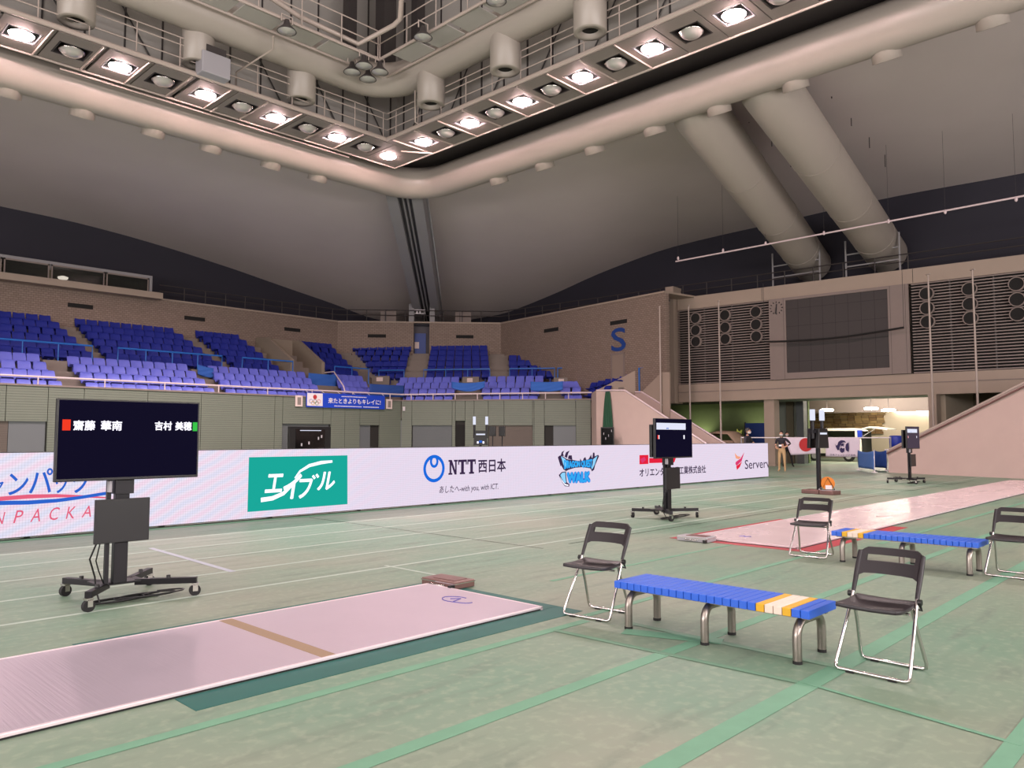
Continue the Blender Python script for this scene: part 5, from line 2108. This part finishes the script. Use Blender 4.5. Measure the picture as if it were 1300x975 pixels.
bn = thing('slogan_banner', 'blue slogan banner with white Japanese lettering hung below the podium rail', 'banner', (0, 0, 0))
x0, x1 = 22.15, 27.3
MB().box(x0, x1, 36.38, 36.4, 3.08, 3.86).build('banner_cloth', M['banner'], bn)
MB().box(x0 + .05, x0 + 1.0, 36.37, 36.38, 3.15, 3.83).build('white_field', M['white'], bn)


def disc(name, m, c, r, parent, axis='y', n=20, w=None):
    mb = MB()
    c = Vector(c)
    e1 = Vector((1, 0, 0)) if axis == 'y' else Vector((0, -1, 0))
    e2 = Vector((0, 0, 1))
    if w is None:
        mb._add([c + (e1 * math.cos(2 * PI * i / n) + e2 * math.sin(2 * PI * i / n)) * r for i in range(n)], [tuple(range(n))])
    else:
        mb.grid([[c + (e1 * math.cos(2 * PI * i / n) + e2 * math.sin(2 * PI * i / n)) * q for q in (r, r - w)] for i in range(n + 1)], False)
    return mb.build(name, m, parent)


disc('red_disc', M['flag_red'], (x0 + .52, 36.365, 3.63), .12, bn)
for k, (cx, cz, cc) in enumerate(((.28, 3.4, '#2a62b0'), (.52, 3.4, '#2a2a2a'), (.76, 3.4, '#c43a3a'), (.40, 3.3, '#d0a030'), (.64, 3.3, '#2f8a4a'))):
    disc('ring_mark', mat('ring_mark_%d' % k, cc, .6), (x0 + cx, 36.365 - .001 * k, cz), .11, bn, w=.022)
text('lettering', '来たときよりもキレイに!', M['white'], bn, (x0 + 1.35, 36.372, 3.32), XU, ZU, 3.5, .30, .02)
for k in range(16):
    MB().box(x0 + 2.2 + k * .105, x0 + 2.28 + k * .105, 36.372, 36.38, 3.70, 3.745).build('small_print', M['white'], bn)
for k in range(30):
    if k != 18:
        MB().box(x0 + 1.75 + k * .1, x0 + 1.83 + k * .1, 36.372, 36.38, 3.16, 3.205).build('small_print', M['white'], bn)
for k in range(6):
    MB().tube([(x0 + .1 + k * 1.0, 36.39, 3.85), (x0 + .0 + k * 1.0, 36.52, 4.0)], .012, 4).build('tie_cord', M['white'], bn)
for xa, xb, za, zb, w in ((21.52, 21.95, 3.1, 3.68, 'nearer the large monitor'), (27.42, 27.85, 3.12, 3.68, 'nearer the corner')):
    t = MB().box(xa, xb, 36.40, 36.43, za, zb).build('wall_poster', M['paper'])
    tag(t, 'small pale poster beside the slogan banner, on the side %s' % w, 'poster', 'posters by the banner')
    MB().box(xa + .12, xb - .1, 36.395, 36.4, za + .08, zb - .1).build('poster_print', M['soffit'], t)
p = onv(513, 519, C0, E0)
o = MB().box(-.05, .05, -.05, .05, -.12, .12).build('wall_fitting', M['white'], None, loc=(p.x - .05, p.y - .05, p.z))
tag(o, 'tiny white fitting on the green cladding past the banner', 'fitting')

# rope barrier with two flags
XR = 36.5
rb = thing('rope_barrier', 'thin white barrier line on posts that carries the two flags in the entrance', 'barrier', (0, 0, 0))
MB().tube([(XR, 18.9, 1.46), (XR, 15, 1.45), (XR, 11.75, 1.46)], .03, 6).build('line', M['white'], rb)
for y in (18.9, 11.75):
    MB().tube([(XR, y, 0), (XR, y, 1.5)], .03, 6).build('post', M['grey_box'], rb)
    MB().lathe([(.2, 0), (.2, .03), (.03, .05)], 12, c=(XR, y, 0)).build('post_foot', M['grey_box'], rb)


def flag(name, pts, m, label):
    """cloth between four corners (top-start, top-end, bottom-end, bottom-start)"""
    a, b, c, d = [Vector(p) for p in pts]
    rows = []
    for j in range(9):
        v = j / 8
        rows.append([a.lerp(d, v).lerp(b.lerp(c, v), i / 14) + Vector((-.02 * math.sin(i * .9 + v * 3) * v, 0, 0)) for i in range(15)])
    mb = MB()
    mb.grid(rows)
    o = mb.build(name, m)
    so = o.modifiers.new('cloth_thickness', 'SOLIDIFY')
    so.thickness = .006
    return tag(o, label, 'flag')


xf = XR - .05
f1 = flag('national_flag', [(xf, 16.62, 1.45), (xf, 14.85, 1.45), (xf, 14.85, .72), (xf, 16.3, .62)], M['flag_white'], 'white flag with a red disc hung on the barrier line')
disc('red_disc', M['flag_red'], (xf - .04, 15.55, 1.12), .32, f1, 'x', 24)
f2 = flag('emblem_flag', [(xf, 14.6, 1.45), (xf, 13.05, 1.45), (xf, 13.08, .58), (xf, 14.62, .58)], M['flag_white'], 'white flag with a dark blue round emblem hung on the barrier line')


def femblem(pts, m=M['navy'], off=.05):
    mb = MB()
    # emblem drawn in a -1..1 box round the flag's centre
    mb._add([(xf - off, 13.85 - p[0] * .34, 1.08 + p[1] * .34) for p in pts], [tuple(range(len(pts)))])
    return mb.build('emblem', m, f2)


femblem([(-.95, .35), (-.8, .05), (-.6, .1), (-.45, .55), (-.1, .78), (.35, .72), (.6, .45), (.25, .5), (-.05, .35), (-.3, -.1), (-.35, -.5), (-.6, -.6), (-.75, -.3)])
femblem([(.9, .5), (.55, .25), (.45, -.2), (.55, -.6), (.85, -.8), (.95, -.3)])
femblem([(-.3, -.45), (-.1, -.2), (.1, -.35), (.35, -.25), (.3, -.75), (0, -.95), (-.25, -.8)])
femblem([(-.15, .2), (.1, .35), (.35, .25), (.2, .1), (.3, -.1), (.0, .05), (-.1, -.15)])
text('lettering', '日本フェンシング協会', M['navy'], f2, (xf - .05, 14.4, .63), (0, -1, 0), (0, 0, 1), 1.15, .085, .01)

# blue cloth barriers, drum
def cloth_barrier(x0, y0, x1, y1, label, m):
    t = thing('cloth_barrier', label, 'barrier', (0, 0, 0), 0, 'blue cloth barriers')
    P, Q = Vector((x0, y0, 0)), Vector((x1, y1, 0))
    for q in (P, Q):
        MB().tube([q, q + Vector((0, 0, .92))], .02, 6).build('post', M['white'], t)
        MB().lathe([(.12, 0), (.12, .02), (.02, .03)], 10, c=tuple(q)).build('post_foot', M['white'], t)
    rows = []
    for j in range(7):
        v = j / 6
        rows.append([P.lerp(Q, i / 12) + Vector((-.05 - .04 * math.sin(i * .8 + v * 4), 0, .9 - .78 * v - .07 * math.sin(PI * i / 12) * (1 - v))) for i in range(13)])
    mb = MB()
    mb.grid(rows)
    o = mb.build('cloth', m, t)
    so = o.modifiers.new('cloth_thickness', 'SOLIDIFY')
    so.thickness = .01


cloth_barrier(36.2, 13.05, 34.3, 11.72, 'blue cloth barrier with a white post before the raised van tailgate', M['cloth_grey'])
cloth_barrier(36.9, 12.6, 36.4, 11.9, 'dark blue cloth barrier against the foot of the ramp wall', M['blue_cloth2'])
t = thing('blue_drum', 'blue plastic drum on a pale stand behind the distant monitor', 'drum', (37.3, 11.75, 0))
MB().lathe([(.26, .95), (.3, 1.0), (.31, 1.25), (.31, 1.5), (.27, 1.55), (.02, 1.56)], 20).build('barrel', M['drum'], t)
MB().box(-.4, .4, -.4, .4, .88, .95).build('stand_top', M['white'], t)
for sx in (-.35, .35):
    for sy in (-.35, .35):
        MB().box(sx - .03, sx + .03, sy - .03, sy + .03, 0, .88).build('stand_leg', M['grey_box'], t)

# van with its tailgate raised
vx = 48.2
va = thing('van', 'white van parked side on in the entrance hall with its tailgate raised', 'van', (vx, 0, 0))
ya, yb = atX(1019, 555, vx).y, atX(1093, 555, vx).y
L = ya - yb
prof = [(0, .35), (0, 1.3), (-.1, 1.45), (-.15, 1.9), (-.35, 2.02), (-L + .5, 2.02), (-L + .12, 1.25), (-L, .95), (-L, .35)]
# the rear of the van is at yb; local y runs from the rear towards the front
vb = MB().prism([(0, yb - p[0], p[1]) for p in prof], (1.7, 0, 0)).build('body', M['van_white'], va, .05)
MB().box(-.012, -.002, yb + .35, yb + 2.15, 1.42, 1.86).build('side_window', M['glass_dk'], va)
MB().box(-.012, -.002, yb + 2.3, ya - .55, 1.42, 1.86).build('side_window', M['glass_dk'], va)
MB().box(-.014, -.001, yb + .02, ya - .02, .3, .48).build('sill', M['black'], va)
for y in (yb + .75, ya - .75):
    w = MB().tube([(-.05, y, .32), (.18, y, .32)], .32, 20).build('wheel', M['black_rubber'], va)
    MB().tube([(-.06, y, .32), (-.04, y, .32)], .18, 14).build('hub_cap', M['grey_box'], w)
MB().box(.1, 1.6, yb - .06, yb - .0, .5, 1.85).build('cargo_opening', M['void'], va)
MB().box(-.02, .12, yb - .05, yb + .2, 1.45, 1.9).build('tail_light', M['drum'], va)
tg = MB().prism([(0, yb, 2.0), (0, yb - .5, 2.12), (0, yb - 1.5, 1.98), (0, yb - 1.5, 1.9), (0, yb - .5, 2.03), (0, yb, 1.93)], (1.6, 0, 0)).build('tailgate', M['van_white'], va)
MB().tube([(.02, yb - .05, 1.5), (.02, yb - .8, 1.95)], .02, 6).build('gas_strut', M['grey_box'], va)

# pile under a tan cover, blue partition behind the board's end
p = atX(903, 552, 38.9)
t = thing('covered_pile', 'pile under a tan cover before the green wall of the entrance', 'pile', (39.5, p.y, 0))
prof = [(-1.9, 0), (-1.75, .9), (-1.2, 1.45), (-.5, 1.72), (.3, 1.85), (1.1, 1.8), (1.6, 1.2), (1.8, 0)]
rows = [[(x - .8, -y, z * (1 - .12 * abs(x - .8) ** 2)) for y, z in prof] for x in (0, .4, .8, 1.2, 1.6)]
mb = MB()
mb.grid(rows)
o = mb.build('cover', M['cardboard'], t)
so = o.modifiers.new('cloth_thickness', 'SOLIDIFY')
so.thickness = .03
MB().box(-.6, .6, -1.4, 1.4, .02, 1.3).build('load', M['cardboard'], t)
a, b = atX(946, 560, 42.5), atX(973, 560, 42.5)
t = thing('blue_partition', 'blue partition panel behind the man in the dark cap', 'partition', (42.5, 0, 0))
MB().box(0, .06, b.y, a.y, .05, 2.3).build('panel', M['door_blue'], t)
for y in (a.y, b.y):
    MB().box(-.02, .08, y - .03, y + .03, .05, 2.35).build('frame_post', M['steel_dk'], t)
    MB().box(-.3, .3, y - .04, y + .04, 0, .05).build('foot', M['steel_dk'], t)

# ================================================================== SCOREBOARD, CLOCK, SPEAKERS, POLES
sb = thing('scoreboard', 'large dark switched-off scoreboard screen in a grey-beige surround above the entrance', 'scoreboard', (0, 0, 0))
mb = MB()
s0, s1 = frB.s((38.18, 17.13)), frB.s((38.5, 12.3))
frB.box(mb, s_pl, s0, .0, .12, 4.42, 8.6)
frB.box(mb, s1, s_pr, .0, .12, 4.42, 8.6)
frB.box(mb, s0, s1, .0, .12, 8.46, 8.6)
frB.box(mb, s0, s1, .0, .12, 4.42, 4.74)
mb.build('surround', M['beige_dk'], sb)
mb = MB()
frB.box(mb, s0, s1, .0, .06, 4.74, 8.46)
mb.build('screen', M['scr_glass'], sb)
mb = MB()
for z in (5.3, 6.2, 7.1, 8.0):
    frB.box(mb, s0, s1, .06, .062, z, z + .012)
for k in range(1, 8):
    s = s0 + (s1 - s0) * k / 8
    frB.box(mb, s, s + .012, .06, .062, 4.74, 8.46)
mb.build('screen_seam_lines', M['void'], sb)
mb = MB()
for s in (s0 - .12, s1 + .1, s1 + .75):
    frB.box(mb, s, s + .012, .12, .123, 4.42, 8.6)
mb.build('surround_seam_lines', M['clock_dk'], sb)
ck = thing('wall_clock', 'wall clock of dark marks on the surround beside the scoreboard screen', 'clock', (0, 0, 0))
sc_ = frB.s((38.14, 17.6))
cz = 8.12
for k in range(12):
    a = 2 * PI * k / 12
    c0, c1 = (sc_ + .27 * math.sin(a), cz + .27 * math.cos(a)), (sc_ + .34 * math.sin(a), cz + .34 * math.cos(a))
    MB().tube([frB.p(c0[0], c0[1], .13), frB.p(c1[0], c1[1], .13)], .025, 5).build('hour_mark', M['clock_dk'], ck)
MB().tube([frB.p(sc_, cz - .02, .14), frB.p(sc_ + .02, cz + .2, .14)], .03, 5).build('clock_hand', M['clock_dk'], ck)
MB().tube([frB.p(sc_, cz + .02, .15), frB.p(sc_ - .03, cz - .3, .15)], .04, 5).build('clock_hand', M['clock_dk'], ck)
cn = {0: 'topmost', 1: 'middle', 2: 'lowest'}
q0 = MB().lathe([(.0, .0), (.30, .0), (.30, -.25), (.34, -.25), (.34, .03), (.26, .05)], 20)
ring_me = MB().lathe([(.31, -.19), (.31, .0), (.29, .02), (.27, .0), (.27, -.19)], 22).mesh('horn_rim', M['slat_louv'])
cone_me = MB().lathe([(.27, -.04), (.2, -.1), (.1, -.17), (.1, -.14), (0.001, -.1)], 22).mesh('horn_cone', M['void'])
cap_me = MB().lathe([(.13, -.1), (.1, -.05), (0.001, -.04)], 14).mesh('horn_cap', M['steel_dk'])
zax = frB.n
rotm = Vector((0, 0, 1)).rotation_difference(zax).to_euler()
for col, (px_, w) in enumerate(((22.12, 'column farthest from the clock'), (20.4, 'middle column'), (18.69, 'column next to the clock'), (10.64, 'column next to the screen'), (8.93, 'middle column'), (7.17, 'outer column'))):
    for r, z in enumerate((8.03, 7.36, 6.73)):
        s = (23.3 - px_) / (23.3 - 6.86) * Fr(SA, SB).L
        t = thing('wall_speaker', '%s speaker horn, %s of louvres %s' % (cn[r], w, 'before the clock' if col < 3 else 'past the scoreboard screen'), 'loudspeaker', frB.p(s, z, .2), 0, 'louvre speakers')
        t.rotation_euler = rotm
        for n_, me in (('horn_rim', ring_me), ('horn_cone', cone_me), ('horn_cap', cap_me)):
            o = bpy.data.objects.new(n_, me)
            COL.objects.link(o)
            o.parent = t
# hanging dark bar across the scoreboard
p, q, r = onv(976, 435, SA, SB), onv(1060, 430, SA, SB), onv(1152, 417, SA, SB)
pts = [p.lerp(r, k / 10) + Vector((-.5, 0, -.16 * math.sin(PI * k / 10))) for k in range(11)]
hb = thing('hanging_bar', 'sagging dark bar hung across the scoreboard screen', 'bar', (0, 0, 0))
MB().tube(pts, .05, 6).build('bar', M['void'], hb)
MB().tube([pts[-1], (pts[-1].x, pts[-1].y, 9.4)], .012, 4).build('wire', M['steel_dk'], hb)
MB().tube([pts[0], (pts[0].x, pts[0].y, 9.4)], .012, 4).build('wire', M['steel_dk'], hb)
for (x, X, zt, w) in ((838.5, 35.15, 8.45, 'before the beige wall with the letter'), (875.5, 37.3, 8.7, 'before the outer louvres, next to the pillar'), (914, 37.3, 8.74, 'before the middle of the louvres near the clock'),
                      (1183, 37.3, 8.69, 'just past the scoreboard screen'), (1240, 37.3, 8.63, 'over the top of the sloping ramp wall')):
    p = atX(x, 480, X)
    t = thing('flagpole', 'tall pale bare flagpole %s' % w, 'flagpole', (X, p.y, 0), 0, 'flagpoles')
    MB().tube([(0, 0, .03), (0, 0, zt)], [.055, .035], 8).build('pole', M['pipe'], t)
    MB().tube([(-.1, -.1, zt), (.1, .1, zt)], .03, 6).build('pole_head', M['pipe'], t)
    MB().lathe([(.16, 0), (.16, .03)], 10).build('base_plate', M['grey_box'], t)

# ================================================================== PEOPLE
def person(name, label, loc, rz, mats, joints, hair_cap=False, h=1.0):
    """one continuous skinned body; joints: pose overrides in metres, x to the side, -y forward"""
    J = {'pel': (0, 0, .93), 'waist': (0, .01, 1.08), 'chest': (0, 0, 1.30), 'neck': (0, 0, 1.45), 'nk2': (0, -.01, 1.52),
         'shL': (.18, 0, 1.41), 'elL': (.24, .02, 1.14), 'wrL': (.24, -.08, .90), 'haL': (.24, -.10, .82),
         'shR': (-.18, 0, 1.41), 'elR': (-.24, .02, 1.14), 'wrR': (-.24, -.08, .90), 'haR': (-.24, -.10, .82),
         'hiL': (.09, 0, .88), 'knL': (.11, -.01, .48), 'anL': (.12, .02, .09), 'toL': (.13, -.16, .04),
         'hiR': (-.09, 0, .88), 'knR': (-.11, -.01, .48), 'anR': (-.12, .02, .09), 'toR': (-.13, -.16, .04)}
    R = {'pel': .13, 'waist': .125, 'chest': .135, 'neck': .06, 'nk2': .05, 'sh': .065, 'el': .043, 'wr': .03, 'ha': .033, 'hi': .09, 'kn': .06, 'an': .043, 'to': .035}
    J.update(joints)
    keys = list(J)
    E = [('pel', 'waist'), ('waist', 'chest'), ('chest', 'neck'), ('neck', 'nk2')]
    for s in 'LR':
        E += [('chest', 'sh' + s), ('sh' + s, 'el' + s), ('el' + s, 'wr' + s), ('wr' + s, 'ha' + s), ('pel', 'hi' + s), ('hi' + s, 'kn' + s), ('kn' + s, 'an' + s), ('an' + s, 'to' + s)]
    me = bpy.data.meshes.new('body')
    me.from_pydata([J[k] for k in keys], [(keys.index(a), keys.index(b)) for a, b in E], [])
    o = bpy.data.objects.new('body', me)
    COL.objects.link(o)
    sk = o.modifiers.new('skin', 'SKIN')
    for i, k in enumerate(keys):
        r = R.get(k, R.get(k[:2], .05))
        me.skin_vertices[0].data[i].radius = (r, r * (.75 if k in ('pel', 'waist', 'chest') else 1))
    me.skin_vertices[0].data[0].use_root = True
    ss = o.modifiers.new('smooth', 'SUBSURF')
    ss.levels = ss.render_levels = 1
    bm_ = bpy.data.meshes.new_from_object(o.evaluated_get(bpy.context.evaluated_depsgraph_get()))
    bpy.data.objects.remove(o)
    for m in mats[:4]:
        bm_.materials.append(m)   # 0 skin 1 shirt 2 trousers 3 shoes
    sl = joints.get('_', None)
    for f in bm_.polygons:
        f.use_smooth = True
        c = f.center
        arm = min((c - Vector(J['el' + s])).length for s in 'LR')
        hand = min(min((c - Vector(J[k + s])).length for k in ('wr', 'ha')) for s in 'LR')
        if c.z < .1:
            f.material_index = 3
        elif hand < .13 or (arm < .09 and hand < .24):
            f.material_index = 0
        elif c.z < .98:
            f.material_index = 2
        elif c.z < 1.48:
            f.material_index = 1
        else:
            f.material_index = 0
    t = thing(name, label, 'person', loc, rz)
    b = bpy.data.objects.new('body', bm_)
    COL.objects.link(b)
    b.parent = t
    # fingers, rooted in the palms
    fm = MB()
    for s in 'LR':
        w, hnd = Vector(J['wr' + s]), Vector(J['ha' + s])
        d = (hnd - w).normalized()
        sd = d.cross(Vector((0, 1, 0)))
        if sd.length < .2:
            sd = d.cross(Vector((1, 0, 0)))
        sd.normalize()
        up = d.cross(sd)
        for k in range(4):
            r0_ = hnd + sd * (.018 * (k - 1.5))
            ln = (.07, .08, .075, .06)[k]
            fm.tube([r0_, r0_ + d * ln * .55 + up * .008, r0_ + d * ln * .9 + up * .03], [.010, .009, .006], 6)
        th = w.lerp(hnd, .6) + sd * .03
        fm.tube([th, th + sd * .03 + d * .03, th + sd * .035 + d * .06], [.011, .010, .007], 6)
    fm.build('fingers', mats[0], t)
    # head with face
    hx = Vector(J['nk2']) + Vector((0, -.015, .115))
    hd = MB()
    rows = []
    for i in range(11):
        a = PI * i / 10
        z = .115 * math.cos(a)
        k = math.sin(a)
        row = []
        for j in range(17):
            p = 2 * PI * j / 16
            rx, ry = .077 * k, .095 * k
            if z < 0:
                rx *= 1 - .25 * (-z / .115)
                ry *= 1 - .12 * (-z / .115)
            row.append((rx * math.cos(p), ry * math.sin(p) - (.012 if z < 0 else 0), z))
        rows.append(row)
    hd.grid(rows)
    hd.prism([(-.012, -.09, -.03), (.012, -.09, -.03), (0, -.115, -.028), ], (0, .01, .045))
    for s in (-1, 1):
        hd.tube([(s * .076, .0, .015), (s * .084, .01, 0), (s * .076, .004, -.025)], .012, 6)
    hd.build('head', mats[0], t, loc=hx)
    hr = MB()
    rows = []
    for i in range(7):
        a = PI * .58 * i / 6
        row = []
        for j in range(17):
            p = 2 * PI * j / 16
            front = max(0, -math.sin(p))
            aa = a * (1 - .42 * front)
            row.append((.086 * math.sin(aa) * math.cos(p), .105 * math.sin(aa) * math.sin(p) + .008, .128 * math.cos(aa)))
        rows.append(row)
    hr.grid(rows)
    if hair_cap:
        hr.prism([(-.06, -.09, .05), (.06, -.09, .05), (.05, -.17, .04), (-.05, -.17, .04)], (0, 0, .012))
    hr.build('cap' if hair_cap else 'hair', mats[4], t, loc=hx)
    fe = MB()
    for s in (-1, 1):
        fe.lathe([(.001, -.006), (.012, 0), (.001, .006)], 8, c=(s * .03, -.089, .008))
    fe.build('eyes', M['hair'], t, loc=hx)
    ms = MB()
    rows = []
    for i in range(6):
        z = -.02 - .075 * i / 5
        k = math.sqrt(max(0, 1 - (z / .118) ** 2))
        rows.append([(.083 * k * math.cos(p), .104 * k * math.sin(p) - .018, z) for p in [PI + PI * j / 10 for j in range(11)]])
    ms.grid(rows)
    ms.build('face_mask', M['mask'], t, loc=hx)
    return t


# facing angle: local -y is forward
pm_ = person('person', 'man in black polo, white mask and khaki trousers past the end of the board', (32.3, 14.85, 0), math.radians(-75),
             [M['skin'], M['shirt_black'], M['trouser_khaki'], M['trouser_khaki'], M['hair']],
             {'elL': (.36, .05, 1.2), 'wrL': (.16, -.12, 1.06), 'haL': (.09, -.15, 1.07), 'elR': (-.26, .03, 1.16), 'wrR': (-.2, -.15, 1.0), 'haR': (-.12, -.2, 1.0)})
MB().box(-.09, .03, -.165, -.155, 1.09, 1.16).build('name_badge', M['white'], pm_)
person('person', 'person in a red-brown top and black trousers, partly behind the flag with the red disc', (37.6, 17.0, 0), math.radians(-60),
       [M['skin'], M['shirt_red'], M['trouser_black'], M['trouser_black'], M['hair']],
       {'elL': (.34, -.1, 1.2), 'wrL': (.38, -.3, 1.3), 'haL': (.40, -.38, 1.32), 'elR': (-.3, -.1, 1.2), 'wrR': (-.2, -.35, 1.35), 'haR': (-.2, -.42, 1.38),
        'knL': (.18, -.02, .48), 'anL': (.24, .02, .09), 'toL': (.28, -.15, .04), 'knR': (-.16, -.02, .48), 'anR': (-.2, .02, .09), 'toR': (-.22, -.15, .04)})
p = atY(948, 555, 14.0)
person('person', 'man in a dark cap and navy shirt standing behind the LED board, white mask', (p.x + .15, 14.05, 0), math.radians(5),
       [M['skin'], M['shirt_black'], M['trouser_black'], M['trouser_black'], M['hair']],
       {'elL': (.28, -.1, 1.2), 'wrL': (.2, -.3, 1.1), 'haL': (.17, -.38, 1.1), 'elR': (-.34, -.05, 1.2), 'wrR': (-.5, -.12, 1.0), 'haR': (-.56, -.16, .97)}, hair_cap=True).scale = (1.06, 1.06, 1.05)
p = atX(938, 552, 40.5)
t = thing('safety_vest', 'bright yellow-green safety vest hung on a stand behind the capped man', 'vest', (40.5, p.y, 0))
MB().prism([(-.05, .2, 1.35), (-.05, .02, 1.45), (-.05, -.22, 1.3), (-.05, -.16, 1.65), (-.05, -.2, 1.9), (-.05, -.05, 1.8), (-.05, .1, 1.95), (-.05, .16, 1.65)], (.1, .0, 0)).build('vest_cloth', M['hiviz'], t, .02)
MB().tube([(0, 0, 0), (0, 0, 1.9)], .03, 6).build('stand', M['black_metal'], t)
MB().box(-.25, .25, -.25, .25, 0, .04).build('base', M['black_metal'], t)
